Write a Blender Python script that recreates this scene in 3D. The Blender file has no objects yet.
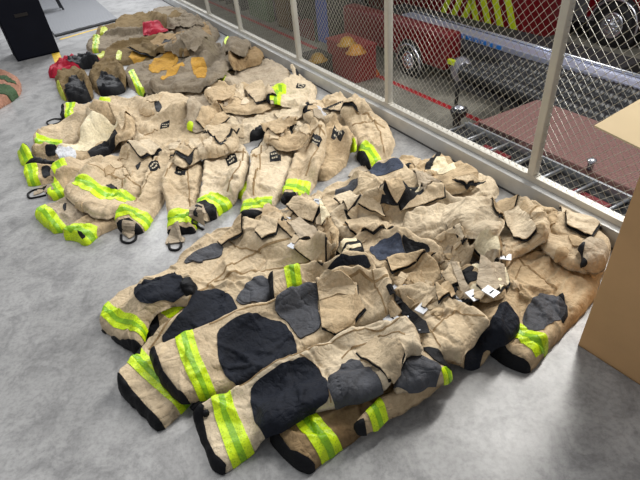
import bpy, bmesh, math, random
import numpy as np
from mathutils import Vector, Matrix, geometry

# ---------------------------------------------------------------- camera, world, lights, exposure
FPX = 480.0
CAM_H = 1.5
def cam_basis(nx=390, ny=860):
    d = np.array([nx - 320.0, ny - 240.0, FPX]); d /= np.linalg.norm(d)
    up = -d
    f = np.array([0, 0, 1.0]); fy = f - up * f.dot(up); fy /= np.linalg.norm(fy)
    rx = np.cross(fy, up)
    return np.array([rx, fy, up])
RB = cam_basis()
def un(x, y, z=0.0):
    """the point at height z seen at picture place (x, y)"""
    r = RB @ np.array([x - 320.0, y - 240.0, FPX])
    t = (z - CAM_H) / r[2]
    return np.array([r[0] * t, r[1] * t, z])
cam_d = bpy.data.cameras.new('camera')
cam_d.sensor_width = 36; cam_d.lens = 36 * FPX / 640; cam_d.clip_end = 200; cam_d.clip_start = 0.05
cam = bpy.data.objects.new('camera', cam_d)
bpy.context.scene.collection.objects.link(cam)
c0, c1, c2 = RB @ np.array([1, 0, 0.]), RB @ np.array([0, -1, 0.]), RB @ np.array([0, 0, -1.])
cam.matrix_world = Matrix(((c0[0], c1[0], c2[0], 0), (c0[1], c1[1], c2[1], 0), (c0[2], c1[2], c2[2], CAM_H), (0, 0, 0, 1)))
bpy.context.scene.camera = cam
sc = bpy.context.scene
sc.view_settings.view_transform = 'Standard'
sc.view_settings.look = 'None'
sc.view_settings.gamma = 1
sc.view_settings.use_curve_mapping = False
sc.view_settings.exposure = 0.08
w = bpy.data.worlds.new('hall_light'); sc.world = w; w.use_nodes = True
w.node_tree.nodes['Background'].inputs[0].default_value = (0.95, 0.97, 1.0, 1)
w.node_tree.nodes['Background'].inputs[1].default_value = 0.30
def area(name, loc, size, power, target=None, color=(1, 1, 1)):
    l = bpy.data.lights.new(name, 'AREA'); l.shape = 'RECTANGLE'
    l.size, l.size_y = size; l.energy = power; l.color = color
    o = bpy.data.objects.new(name, l); sc.collection.objects.link(o); o.location = loc
    if target is not None:
        o.rotation_euler = (Vector(target) - Vector(loc)).to_track_quat('-Z', 'Y').to_euler()
    return o
area('ceiling_lamp_light', (2.4, 3.4, 3.2), (0.35, 2.6), 185, (0.2, 2.0, 0), (1, 0.97, 0.92))
area('ceiling_lamp_light', (-1.6, 3.4, 3.6), (0.4, 2.4), 55, (-1.6, 3.4, 0), (1, 0.98, 0.95))
area('ceiling_lamp_light', (-2.6, 9.5, 3.6), (2.6, 2.0), 260, (-2.0, 8.0, 0), (0.97, 0.98, 1))
area('bay_lamp_light', (6.0, 8.0, 4.5), (4, 4), 330, (5.0, 8.5, -3), (1, 0.98, 0.95))

# ---------------------------------------------------------------- materials
def srgb(r, g, b):
    f = lambda c: (c / 255 / 12.92) if c / 255 <= 0.04045 else ((c / 255 + 0.055) / 1.055) ** 2.4
    return (f(r), f(g), f(b), 1)
def node(nt, kind, **kw):
    n = nt.nodes.new(kind)
    for k, v in kw.items():
        setattr(n, k, v)
    return n
def base_mat(name):
    m = bpy.data.materials.new(name); m.use_nodes = True
    nt = m.node_tree; b = nt.nodes['Principled BSDF']
    return m, nt, b
def coords(nt, scale=(1, 1, 1)):
    g = node(nt, 'ShaderNodeNewGeometry'); mp = node(nt, 'ShaderNodeMapping')
    mp.inputs['Scale'].default_value = scale
    nt.links.new(g.outputs['Position'], mp.inputs['Vector'])
    return mp.outputs['Vector']
def noise(nt, vec, scale, detail=4, rough=0.55, dist=0.0):
    n = node(nt, 'ShaderNodeTexNoise'); n.inputs['Scale'].default_value = scale
    n.inputs['Detail'].default_value = detail; n.inputs['Roughness'].default_value = rough
    n.inputs['Distortion'].default_value = dist
    nt.links.new(vec, n.inputs['Vector']); return n.outputs['Fac']
def ramp(nt, fac, stops):
    r = node(nt, 'ShaderNodeValToRGB'); e = r.color_ramp.elements
    e[0].position, e[0].color = stops[0]; e[1].position, e[1].color = stops[-1]
    for p, c in stops[1:-1]:
        x = e.new(p); x.color = c
    nt.links.new(fac, r.inputs['Fac']); return r.outputs['Color']
def bump(nt, b, h, strength, dist, prev=None):
    n = node(nt, 'ShaderNodeBump'); n.inputs['Strength'].default_value = strength
    n.inputs['Distance'].default_value = dist; nt.links.new(h, n.inputs['Height'])
    if prev: nt.links.new(prev, n.inputs['Normal'])
    nt.links.new(n.outputs['Normal'], b.inputs['Normal']); return n.outputs['Normal']
MATS = {}
def plain(name, rgb, rough=0.6, metal=0.0, vary=0.12, scale=20, bmp=0.0):
    if name in MATS: return MATS[name]
    m, nt, b = base_mat(name)
    c = srgb(*rgb); v = coords(nt)
    lo = tuple(x * (1 - vary) for x in c[:3]) + (1,); hi = tuple(min(1, x * (1 + vary)) for x in c[:3]) + (1,)
    col = ramp(nt, noise(nt, v, scale), [(0.3, lo), (0.7, hi)])
    nt.links.new(col, b.inputs['Base Color'])
    b.inputs['Roughness'].default_value = rough; b.inputs['Metallic'].default_value = metal
    if bmp: bump(nt, b, noise(nt, v, scale * 4), bmp, 0.004)
    MATS[name] = m; return m
def fabric(name, rgb, stain=(0.55, 0.5, 0.45), amount=0.5, rough=0.92, fine=1.0, seed=0.0):
    if name in MATS: return MATS[name]
    m, nt, b = base_mat(name)
    v = coords(nt); mp = node(nt, 'ShaderNodeMapping'); mp.inputs['Location'].default_value = (seed, seed * 1.7, seed * 0.6)
    nt.links.new(v, mp.inputs['Vector']); v = mp.outputs['Vector']
    c = srgb(*rgb)
    d = tuple(c[i] * (1 - amount * (1 - stain[i])) for i in range(3)) + (1,)
    l = tuple(min(1, c[i] * 1.13) for i in range(3)) + (1,)
    col = ramp(nt, noise(nt, v, 7, 6, 0.62, 0.6), [(0.30, d), (0.5, c), (0.75, l)])
    col2 = ramp(nt, noise(nt, v, 60, 3, 0.6), [(0.35, (0.78, 0.765, 0.745, 1)), (0.62, (1, 1, 1, 1))])
    mx = node(nt, 'ShaderNodeMix', data_type='RGBA', blend_type='MULTIPLY'); mx.inputs['Factor'].default_value = 0.8
    nt.links.new(col, mx.inputs['A']); nt.links.new(col2, mx.inputs['B'])
    nt.links.new(mx.outputs['Result'], b.inputs['Base Color'])
    b.inputs['Roughness'].default_value = rough
    b.inputs['Specular IOR Level'].default_value = 0.2
    cr = []
    for sc_, wd in ((7, 9.0), (15, 6.0)):
        a_ = node(nt, 'ShaderNodeMath', operation='SUBTRACT'); nt.links.new(noise(nt, v, sc_, 2, 0.5, 1.4), a_.inputs[0]); a_.inputs[1].default_value = 0.5
        b_ = node(nt, 'ShaderNodeMath', operation='ABSOLUTE'); nt.links.new(a_.outputs[0], b_.inputs[0])
        c_ = node(nt, 'ShaderNodeMath', operation='MULTIPLY'); nt.links.new(b_.outputs[0], c_.inputs[0]); c_.inputs[1].default_value = wd
        d_ = node(nt, 'ShaderNodeMath', operation='POWER', use_clamp=True); nt.links.new(c_.outputs[0], d_.inputs[0]); d_.inputs[1].default_value = 0.5
        cr.append(d_.outputs[0])
    n0 = bump(nt, b, cr[0], 0.36 * fine, 0.010); n0 = bump(nt, b, cr[1], 0.26 * fine, 0.005, n0)
    n1 = bump(nt, b, noise(nt, v, 24, 5, 0.55, 1.2), 0.35 * fine, 0.02, n0)
    n2 = bump(nt, b, noise(nt, v, 75, 3, 0.6, 0.8), 0.3 * fine, 0.006, n1)
    n3 = bump(nt, b, noise(nt, v, 700, 2, 0.5), 0.12, 0.002, n2)
    MATS[name] = m; return m
def dotted(name, rgb, rgb2):
    """woven reflective tape with a fine dot pattern"""
    if name in MATS: return MATS[name]
    m, nt, b = base_mat(name)
    v = coords(nt); vo = node(nt, 'ShaderNodeTexVoronoi'); vo.inputs['Scale'].default_value = 130
    nt.links.new(v, vo.inputs['Vector'])
    col = ramp(nt, vo.outputs['Distance'], [(0.22, srgb(*rgb2)), (0.42, srgb(*rgb))])
    wear = ramp(nt, noise(nt, v, 14, 4, 0.6), [(0.35, (0.8, 0.8, 0.75, 1)), (0.6, (1, 1, 1, 1))])
    mx = node(nt, 'ShaderNodeMix', data_type='RGBA', blend_type='MULTIPLY'); mx.inputs['Factor'].default_value = 1
    nt.links.new(col, mx.inputs['A']); nt.links.new(wear, mx.inputs['B'])
    nt.links.new(mx.outputs['Result'], b.inputs['Base Color'])
    b.inputs['Roughness'].default_value = 0.45
    bump(nt, b, noise(nt, v, 40, 3), 0.4, 0.012)
    MATS[name] = m; return m
M = {
 'tan': fabric('tan_cloth', (208, 189, 159), seed=1),
 'tan2': fabric('pale_tan_cloth', (219, 203, 176), seed=5),
 'tan3': fabric('warm_tan_cloth', (198, 176, 143), amount=0.7, seed=9),
 'tan4': fabric('grey_tan_cloth', (184, 170, 149), amount=0.6, seed=13),
 'brown': fabric('soiled_brown_cloth', (158, 134, 100), amount=0.9, seed=17),
 'khaki': fabric('old_grey_khaki_cloth', (140, 129, 112), amount=0.9, seed=21),
 'ochre': fabric('ochre_patch_cloth', (192, 148, 66), amount=0.7, seed=25),
 'olive': fabric('worn_olive_brown_cloth', (122, 104, 74), amount=0.9, seed=26),
 'cream': fabric('cream_lining_cloth', (240, 228, 196), amount=0.25, seed=29),
 'white': fabric('white_label_cloth', (215, 218, 224), amount=0.4, seed=31),
 'navy': fabric('black_navy_reinforcement', (32, 36, 46), amount=0.4, rough=0.75, seed=33),
 'grey': fabric('charcoal_grey_reinforcement', (82, 84, 90), amount=0.5, rough=0.7, seed=37),
 'blue': fabric('slate_blue_reinforcement', (70, 78, 96), amount=0.5, rough=0.7, seed=38),
 'black': fabric('black_webbing', (22, 23, 27), amount=0.3, rough=0.6, fine=0.6, seed=41),
 'lime': dotted('lime_reflective_tape', (214, 246, 20), (176, 214, 10)),
 'green': dotted('silver_green_centre_stripe', (142, 196, 20), (120, 176, 30)),
 'limeold': dotted('worn_lime_tape', (190, 200, 60), (160, 165, 50)),
 'red': fabric('red_webbing', (168, 26, 52), amount=0.4, rough=0.6, fine=0.6, seed=43),
 'camo_green': fabric('green_cloth', (74, 96, 70), amount=0.6, seed=45),
 'camo_pink': fabric('pink_brown_cloth', (176, 132, 112), amount=0.6, seed=46),
 'clip': plain('brushed_steel_clip', (205, 209, 216), 0.4, 0.25),
 'thread': plain('pale_lettering', (190, 180, 158), 0.8),
}

# ---------------------------------------------------------------- object helpers
def link(name, me, mat=None, parent=None):
    o = bpy.data.objects.new(name, me); sc.collection.objects.link(o)
    if mat is not None: me.materials.append(mat)
    if parent is not None:
        o.parent = parent
        o.matrix_parent_inverse = Matrix.Translation(-Vector(parent.location)) if parent.type == 'EMPTY' else Matrix()
    return o
def tag(o, label, cat, group=None):
    o['label'] = label; o['category'] = cat
    if group: o['group'] = group
    return o
def thing(name, label, cat, loc, group=None):
    o = bpy.data.objects.new(name, None); sc.collection.objects.link(o)
    o.location = loc; o.empty_display_size = 0.05
    return tag(o, label, cat, group)
class BM:
    """collects shapes in world space and links them as one mesh"""
    def __init__(s): s.v = []; s.f = []
    def prism(s, pts, off):
        n = len(pts); b = len(s.v); off = np.array(off, float)
        s.v += [tuple(np.array(p, float)) for p in pts] + [tuple(np.array(p, float) + off) for p in pts]
        s.f += [tuple(range(b + n - 1, b - 1, -1)), tuple(range(b + n, b + 2 * n))]
        s.f += [(b + i, b + (i + 1) % n, b + n + (i + 1) % n, b + n + i) for i in range(n)]
        return s
    def box(s, c, ax, ay, az):
        c = np.array(c, float); ax, ay, az = (np.array(a, float) for a in (ax, ay, az))
        return s.prism([c - ax - ay - az, c + ax - ay - az, c + ax + ay - az, c - ax + ay - az], 2 * az)
    def bar(s, a, b_, r, n=6, r2=None):
        a = np.array(a, float); b_ = np.array(b_, float); d = b_ - a; L = np.linalg.norm(d); d /= L
        t = np.array([0, 0, 1.]) if abs(d[2]) < 0.9 else np.array([1., 0, 0])
        x = np.cross(d, t); x /= np.linalg.norm(x); y = np.cross(d, x); k = len(s.v); r2 = r if r2 is None else r2
        for (p, q) in ((a, r), (b_, r2)):
            s.v += [tuple(p + q * (math.cos(2 * math.pi * i / n) * x + math.sin(2 * math.pi * i / n) * y)) for i in range(n)]
        s.f += [(k + i, k + (i + 1) % n, k + n + (i + 1) % n, k + n + i) for i in range(n)]
        s.f += [tuple(range(k + n - 1, k - 1, -1)), tuple(range(k + n, k + 2 * n))]
        return s
    def tube(s, pts, r, n=8, closed=False):
        pts = [np.array(p, float) for p in pts]; m = len(pts); k = len(s.v)
        for j, p in enumerate(pts):
            if closed: d = pts[(j + 1) % m] - pts[j - 1]
            else: d = pts[min(j + 1, m - 1)] - pts[max(j - 1, 0)]
            d /= (np.linalg.norm(d) + 1e-9)
            t = np.array([0, 0, 1.]) if abs(d[2]) < 0.95 else np.array([1., 0, 0])
            x = np.cross(d, t); x /= np.linalg.norm(x); y = np.cross(d, x)
            rr = r[j] if hasattr(r, '__len__') else r
            s.v += [tuple(p + rr * (math.cos(2 * math.pi * i / n) * x + math.sin(2 * math.pi * i / n) * y)) for i in range(n)]
        for j in range(m if closed else m - 1):
            a = k + j * n; b_ = k + ((j + 1) % m) * n
            s.f += [(a + i, a + (i + 1) % n, b_ + (i + 1) % n, b_ + i) for i in range(n)]
        if not closed:
            s.f += [tuple(range(k + n - 1, k - 1, -1)), tuple(range(k + (m - 1) * n, k + m * n))]
        return s
    def lathe(s, c, axis, prof, n=32):
        """prof: list of (distance along axis, radius)"""
        c = np.array(c, float); d = np.array(axis, float); d /= np.linalg.norm(d)
        t = np.array([0, 0, 1.]) if abs(d[2]) < 0.9 else np.array([1., 0, 0])
        x = np.cross(d, t); x /= np.linalg.norm(x); y = np.cross(d, x); k = len(s.v)
        for (h, r) in prof:
            s.v += [tuple(c + d * h + r * (math.cos(2 * math.pi * i / n) * x + math.sin(2 * math.pi * i / n) * y)) for i in range(n)]
        for j in range(len(prof) - 1):
            a = k + j * n; b_ = a + n
            s.f += [(a + i, a + (i + 1) % n, b_ + (i + 1) % n, b_ + i) for i in range(n)]
        s.f += [tuple(range(k + n - 1, k - 1, -1)), tuple(range(k + (len(prof) - 1) * n, k + len(prof) * n))]
        return s
    def build(s, name, mat, parent=None, smooth=False, bevel=0.0):
        me = bpy.data.meshes.new(name); me.from_pydata([tuple(map(float, v)) for v in s.v], [], s.f)
        bm = bmesh.new(); bm.from_mesh(me); bmesh.ops.recalc_face_normals(bm, faces=bm.faces)
        if bevel: bmesh.ops.bevel(bm, geom=[e for e in bm.edges], offset=bevel, segments=2, affect='EDGES', profile=0.6)
        bm.to_mesh(me); bm.free()
        if smooth: me.polygons.foreach_set('use_smooth', [True] * len(me.polygons))
        return link(name, me, mat, parent)

# ---------------------------------------------------------------- cloth engine: garments laid one on another
CELL = 0.01; GX0, GY0 = -4.2, 0.5; GW, GH = 590, 860
HT = np.zeros((GH, GW))
def fsample(F, x, y):
    fx = np.clip((x - GX0) / CELL, 0, GW - 1.001); fy = np.clip((y - GY0) / CELL, 0, GH - 1.001)
    i = fx.astype(int); j = fy.astype(int); u = fx - i; v = fy - j
    return (F[j, i] * (1 - u) * (1 - v) + F[j, i + 1] * u * (1 - v) + F[j + 1, i] * (1 - u) * v + F[j + 1, i + 1] * u * v)
def soften(F, r):
    A = F.copy()
    for ax in (0, 1):
        B = A.copy()
        for k in range(1, r + 1):
            B = np.maximum(B, np.roll(A, k, ax)); B = np.maximum(B, np.roll(A, -k, ax))
        A = B
    for rr in (r - r // 2, (r + 1) // 2):
        for ax in (0, 1):
            B = A.copy()
            for k in range(1, rr + 1): B = B + np.roll(A, k, ax) + np.roll(A, -k, ax)
            A = B / (2 * rr + 1)
    return A
rs = np.random.RandomState(4)
PERM = np.concatenate([rs.permutation(256)] * 2); ANG = rs.rand(256) * 2 * np.pi
def perlin(x, y):
    i = np.floor(x).astype(int); j = np.floor(y).astype(int); u = x - i; v = y - j
    def g(a, b, du, dv):
        h = PERM[(PERM[a & 255] + b) & 255]; return np.cos(ANG[h]) * du + np.sin(ANG[h]) * dv
    s = u * u * u * (u * (u * 6 - 15) + 10); t = v * v * v * (v * (v * 6 - 15) + 10)
    n00 = g(i, j, u, v); n10 = g(i + 1, j, u - 1, v); n01 = g(i, j + 1, u, v - 1); n11 = g(i + 1, j + 1, u - 1, v - 1)
    return (n00 * (1 - s) + n10 * s) * (1 - t) + (n01 * (1 - s) + n11 * s) * t
def pdist(px, py, poly):
    """distance to a closed outline, and inside test"""
    P = np.asarray(poly); Q = np.roll(P, -1, 0)
    best = np.full(px.shape, 1e9); ins = np.zeros(px.shape, bool)
    for (x0, y0), (x1, y1) in zip(P, Q):
        dx, dy = x1 - x0, y1 - y0; L = dx * dx + dy * dy + 1e-12
        t = np.clip(((px - x0) * dx + (py - y0) * dy) / L, 0, 1)
        best = np.minimum(best, (px - x0 - t * dx) ** 2 + (py - y0 - t * dy) ** 2)
        c = (y0 > py) != (y1 > py)
        if abs(dy) > 1e-12: ins ^= c & (px < dx * (py - y0) / dy + x0)
    return np.sqrt(best), ins
def chaikin(P, n, closed=True):
    P = np.asarray(P, float)
    for _ in range(n):
        Q = np.roll(P, -1, 0)
        P = np.stack([P * 0.84 + Q * 0.16, P * 0.16 + Q * 0.84], 1).reshape(-1, P.shape[1])
    return P
def resample(P, step):
    P = np.asarray(P, float); Q = np.vstack([P, P[:1]]); L = np.linalg.norm(np.diff(Q, axis=0), axis=1)
    s = np.concatenate([[0], np.cumsum(L)]); n = max(6, int(s[-1] / step)); t = np.linspace(0, s[-1], n, endpoint=False)
    return np.stack([np.interp(t, s, Q[:, 0]), np.interp(t, s, Q[:, 1])], 1)
def lerp_band(a, b, t0, t1):
    a = np.array(a, float); b = np.array(b, float)
    return list(map(tuple, a + (b - a) * t0)) + list(map(tuple, (a + (b - a) * t1)[::-1]))
def raycast(pts, hfun, n=7):
    """places on the cloth surface seen at picture points"""
    out = []
    P = np.array(pts, float)
    r = (RB @ np.stack([P[:, 0] - 320, P[:, 1] - 240, np.full(len(P), FPX)])).T
    z = np.zeros(len(P)) + 0.03
    for _ in range(n):
        t = (z - CAM_H) / r[:, 2]; x = r[:, 0] * t; y = r[:, 1] * t
        z = z * 0.4 + 0.6 * hfun(x, y)
    return np.stack([x, y], 1)
GCOUNT = [0]
def orient(P):
    return P if np.sum(P[:, 0] * np.roll(P[:, 1], -1) - P[:, 1] * np.roll(P[:, 0], -1)) > 0 else P[::-1].copy()
def mesh_from(name, V, F, mat, parent, smooth=True):
    me = bpy.data.meshes.new(name); me.from_pydata([tuple(v) for v in V.tolist()], [], F)
    if smooth: me.polygons.foreach_set('use_smooth', [True] * len(me.polygons))
    me.update(); return link(name, me, mat, parent)
def garment(kind, label, cat, outline, mat='tan', T=0.04, r=0.032, parts=(), folds=1.0, crumple=(), amp=1.0,
            group=None, smooth=2, ang=None, lift=0.0, creases=(), step=None, shell='cloth_shell', seed=None, near=None):
    """outline and parts are picture places; the cloth is laid on whatever already lies there"""
    global HT
    GCOUNT[0] += 1; sd = GCOUNT[0] * 7 if seed is None else seed; R = np.random.RandomState(sd)
    B = soften(HT, 4)
    base = lambda x, y: fsample(B, x, y) + lift
    P = raycast(outline, lambda x, y: base(x, y) + 0.3 * T)
    o_ = (P - A0[:2]) @ FN[:2]; P = P - np.outer(np.maximum(0, o_ + 0.055), FN[:2])
    up0 = float(np.mean(base(P[:, 0], P[:, 1]))); sq = 1 / (1 + 7 * max(0, up0)); T = T * sq; amp = amp * (0.5 + 0.5 * sq)
    dist = np.linalg.norm(P.mean(0))
    if step is None: step = float(np.clip(0.0034 * dist, 0.0056, 0.019))
    P = orient(resample(chaikin(P, smooth), step))
    jit = 0.0045 * min(2.0, max(1, dist / 2))
    P = P + np.stack([perlin(P[:, 0] * 22 + sd, P[:, 1] * 22), perlin(P[:, 0] * 22, P[:, 1] * 22 + sd)], 1) * jit * 1.6
    cen = P.mean(0); cov = np.cov((P - cen).T); ev, evec = np.linalg.eigh(cov)
    a = evec[:, 1] if ang is None else np.array([math.cos(math.radians(ang)), math.sin(math.radians(ang))])
    bdir = np.array([-a[1], a[0]])
    Rl = np.abs((P - cen) @ a).max(); Rs = np.abs((P - cen) @ bdir).max()
    # overlapping fold lines: slow rise, sharp drop
    area_ = 4 * Rl * Rs; nf = int(np.clip(area_ * 95 * folds, 3, 44)); FL = []
    for _ in range(nf):
        c = cen + a * R.uniform(-Rl, Rl) * 0.95 + bdir * R.uniform(-Rs, Rs) * 0.8
        th = math.atan2(a[1], a[0]) + R.choice([0, 0.5, -0.6, 1.2, -1.1, 1.57]) + R.normal() * 0.25
        FL.append((c, th, R.uniform(0.05, 0.16), R.uniform(0.009, 0.022) * amp, R.uniform(0.02, 0.05), R.uniform(0.004, 0.010), R.uniform(-9, 9), R.choice([-1, 1])))
    CR = []
    for (q, rad, am) in crumple:
        CR.append((raycast([q], lambda x, y: base(x, y) + T)[0], rad, am))
    CL = [(raycast(l, lambda x, y: base(x, y) + T), dp, wd) for (l, dp, wd) in creases]
    def height(x, y):
        d, ins = pdist(x, y, P); d = np.where(ins, d, 0)
        q = np.clip(d / r, 0, 1); prof = np.sqrt(np.clip(1 - (1 - q) ** 2, 0, 1))
        X = (x - cen[0]) * a[0] + (y - cen[1]) * a[1]; Y = (x - cen[0]) * bdir[0] + (y - cen[1]) * bdir[1]
        wx = perlin(x * 6 + sd, y * 6) * 0.05; wy = perlin(x * 6, y * 6 + sd) * 0.05
        n1 = perlin((X + wx) * 4.0 + sd, (Y + wy) * 9.0); n2 = perlin((x + wx) * 17 + sd * 3, (y + wy) * 17)
        n3 = 1 - 2.4 * np.abs(perlin((X + wx * 1.8) * 5 + sd, (Y + wy * 1.8) * 14 + sd)); n4 = 1 - 2.2 * np.abs(perlin((x + wx) * 30, (y + wy) * 30 + sd))
        w_ = 0.014 * n1 + 0.003 * n2 + 0.008 * n3 + 0.001 * n4
        for (c, th, L, A, w1, w2, k, sg) in FL:
            ux = (x - c[0]) * math.cos(th) + (y - c[1]) * math.sin(th); vy = (-(x - c[0]) * math.sin(th) + (y - c[1]) * math.cos(th)) * sg
            vy = vy - k * 0.35 * ux * ux - 0.012 * np.sin(ux * 30 + k)
            f = np.where(vy < 0, np.exp(np.minimum(vy, 0) / w1), np.exp(-(np.maximum(vy, 0) / w2) ** 2)) * np.exp(-(ux / L) ** 4)
            w_ = w_ + A * f
        w_ = w_ * amp
        for (c, rad, am) in CR:
            g = np.exp(-((x - c[0]) ** 2 + (y - c[1]) ** 2) / rad ** 2)
            cn = (1 - 3 * np.abs(perlin((x + wx * 2) * 15 + sd, (y + wy * 2) * 15))) * 0.6 + (1 - 3 * np.abs(perlin(x * 34, y * 34 + sd))) * 0.25
            w_ = w_ + g * am * cn
        hh = T * prof + w_ * np.sqrt(prof)
        for (l, dp, wd) in CL:
            dd, _ = pdist(x, y, np.vstack([l, l[::-1]])); hh = hh - dp * np.exp(-(dd / wd) ** 2)
        return base(x, y) + np.maximum(hh, 0.006 * np.sqrt(q) + 0.0005)
    # part outlines
    polys = []; owner = []
    sp = []
    for p in parts:
        pid = len(sp); sp.append(p)
        for q in p['polys']:
            W = raycast(q, lambda x, y: base(x, y) + p.get('zf', 0.85) * T)
            W = resample(chaikin(W, p.get('smooth', 1)), step) if p.get('smooth', 1) else resample_keep(W, step)
            polys.append(orient(W)); owner.append(pid)
    # points
    lo = P.min(0); hi = P.max(0)
    gx, gy = np.meshgrid(np.arange(lo[0], hi[0], step), np.arange(lo[1], hi[1], step * 0.87))
    gx = gx + (np.arange(gx.shape[0]) % 2)[:, None] * step / 2; gx = gx.ravel() + R.uniform(-.15, .15, gx.size) * step; gy = gy.ravel() + R.uniform(-.15, .15, gy.size) * step
    d, ins = pdist(gx, gy, P); keep = ins & (d > step * 0.95)
    pts = [np.stack([gx[keep], gy[keep]], 1)]
    tan_ = np.roll(P, -1, 0) - np.roll(P, 1, 0); nn = np.stack([-tan_[:, 1], tan_[:, 0]], 1); nn /= np.linalg.norm(nn, axis=1)[:, None] + 1e-9
    sgn = 1 if np.sum(P[:, 0] * np.roll(P[:, 1], -1) - P[:, 1] * np.roll(P[:, 0], -1)) > 0 else -1
    ring = P + nn * sgn * step * 0.4; dr, ir = pdist(ring[:, 0], ring[:, 1], P); pts.append(ring[ir & (dr > step * 0.3)])
    allp = np.vstack([P] + polys + pts); nP = len(P); faces = [list(range(nP))]; k = nP
    for q in polys: faces.append(list(range(k, k + len(q)))); k += len(q)
    edges = [(f[i], f[(i + 1) % len(f)]) for f in faces for i in range(len(f))]
    ov, oe, of, _, _, ofo = geometry.delaunay_2d_cdt([Vector(p) for p in allp.tolist()], edges, [], 0, 1e-6)
    V = np.array([(v.x, v.y) for v in ov]); T3 = np.array([f[:3] for f in of]); ctr = V[T3].mean(1)
    inn = pdist(ctr[:, 0], ctr[:, 1], P)[1]; T3 = T3[inn]; ctr = ctr[inn]
    tri = [tuple(t) for t in T3.tolist()]; mem = [set() for _ in tri]
    for qi, q in enumerate(polys):
        for i in np.nonzero(pdist(ctr[:, 0], ctr[:, 1], q)[1])[0]: mem[i].add(qi + 1)
    x, y = V[:, 0], V[:, 1]; h = height(x, y); e = 0.003
    hx = (height(x + e, y) - height(x - e, y)) / (2 * e); hy = (height(x, y + e) - height(x, y - e)) / (2 * e)
    N = np.stack([-hx, -hy, np.ones_like(hx)], 1); N /= np.linalg.norm(N, axis=1)[:, None]
    top = np.stack([x, y, h], 1)
    # body: top sheet and underside
    def closed(tris, topv, botv, crisp=False):
        used = sorted({i for t in tris for i in t}); ix = {v: i for i, v in enumerate(used)}; n = len(used)
        F = [tuple(ix[i] for i in t) for t in tris]; E = {}
        for t in F:
            for i in range(3):
                ed = (t[i], t[(i + 1) % 3])
                if (ed[1], ed[0]) in E: del E[(ed[1], ed[0])]
                else: E[ed] = 1
        F2 = [tuple(n + i for i in t[::-1]) for t in F]; S = [(b, a_, a_ + n, b + n) for a_, b in E]
        A_ = [topv[used], botv[used]]
        if crisp:   # own corner points along the rim keep its edge sharp
            rim = sorted({a_ for a_, b in E}); rx = {v: 2 * n + i for i, v in enumerate(rim)}; m_ = len(rim)
            S = [(rx[b], rx[a_], rx[a_] + m_, rx[b] + m_) for a_, b in E]
            ui = [used[i] for i in rim]; A_ += [topv[ui], botv[ui]]
        return np.vstack(A_), F + F2 + S
    # orientation
    def ccw(t): return (V[t[1], 0] - V[t[0], 0]) * (V[t[2], 1] - V[t[0], 1]) - (V[t[1], 1] - V[t[0], 1]) * (V[t[2], 0] - V[t[0], 0]) > 0
    tri = [t if ccw(t) else t[::-1] for t in tri]
    root = thing(kind, label, cat, (float(cen[0]), float(cen[1]), float(max(0, base(cen[:1], cen[1:])[0]))), group)
    bot = np.stack([x, y, base(x, y) + 0.001], 1)
    Vb, Fb = closed(tri, top, bot)
    body = mesh_from(shell, Vb, Fb, M[mat], root)
    made = []
    for pid, p in enumerate(sp):
        ids = {i + 1 for i, o in enumerate(owner) if o == pid}
        tt = [t for t, m_ in zip(tri, mem) if m_ & ids]
        if not tt: made.append(None); continue
        off = p.get('off', 0.003)
        Vp, Fp = closed(tt, top + N * off, top - N * 0.001, True)
        par = root if p.get('parent') is None else made[p['parent']]
        o = mesh_from(p['name'], Vp, Fp, M[p['mat']], None)
        o.parent = par if par is not None else root
        if o.parent == root: o.matrix_parent_inverse = Matrix.Translation(-Vector(root.location))
        if p.get('label'): o['label'] = p['label']
        made.append(o)
    ALLG.append((root, P))
    # remember the new surface
    i0, i1 = int((lo[0] - GX0) / CELL), int((hi[0] - GX0) / CELL) + 2; j0, j1 = int((lo[1] - GY0) / CELL), int((hi[1] - GY0) / CELL) + 2
    i0, j0 = max(i0, 0), max(j0, 0); i1, j1 = min(i1, GW), min(j1, GH)
    if i1 > i0 and j1 > j0:
        XX, YY = np.meshgrid(GX0 + np.arange(i0, i1) * CELL, GY0 + np.arange(j0, j1) * CELL)
        d, ins = pdist(XX.ravel(), YY.ravel(), P); hh = height(XX.ravel(), YY.ravel()); hh = np.where(ins, hh + 0.004, 0).reshape(XX.shape)
        HT[j0:j1, i0:i1] = np.maximum(HT[j0:j1, i0:i1], hh)
    return root
def resample_keep(P, step):
    out = []
    for p, q in zip(P, np.roll(P, -1, 0)):
        n = max(1, int(np.linalg.norm(q - p) / step))
        for i in range(n): out.append(p + (q - p) * i / n)
    return np.array(out)
# part makers ----------------------------------------------------
def band(a, b, idx, old=False):
    """reflective tape between two edges, with its centre stripe; idx is the part's place in the list"""
    return [dict(name='reflective_trim', mat='limeold' if old else 'lime', polys=[lerp_band(a, b, 0, 1)], off=0.003, smooth=0),
            dict(name='centre_stripe', mat='green', polys=[lerp_band(a, b, .36, .64)], off=0.0042, smooth=0, parent=idx)]
def patch(name, mat, poly, off=0.0035, smooth=1, label=None): return dict(name=name, mat=mat, polys=[poly], off=off, smooth=smooth, label=label)
def seam(pts, w=0.7, mat='brown'):
    P = np.array(pts, float); d = np.gradient(P, axis=0); n = np.stack([-d[:, 1], d[:, 0]], 1); n /= np.linalg.norm(n, axis=1)[:, None] + 1e-9
    return dict(name='stitched_seam', mat=mat, polys=[list(map(tuple, P + n * w)) + list(map(tuple, (P - n * w)[::-1]))], off=0.0018, smooth=0)
def hem(poly): return dict(name='hem', mat='black', polys=[poly], off=0.0045, smooth=0)
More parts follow.
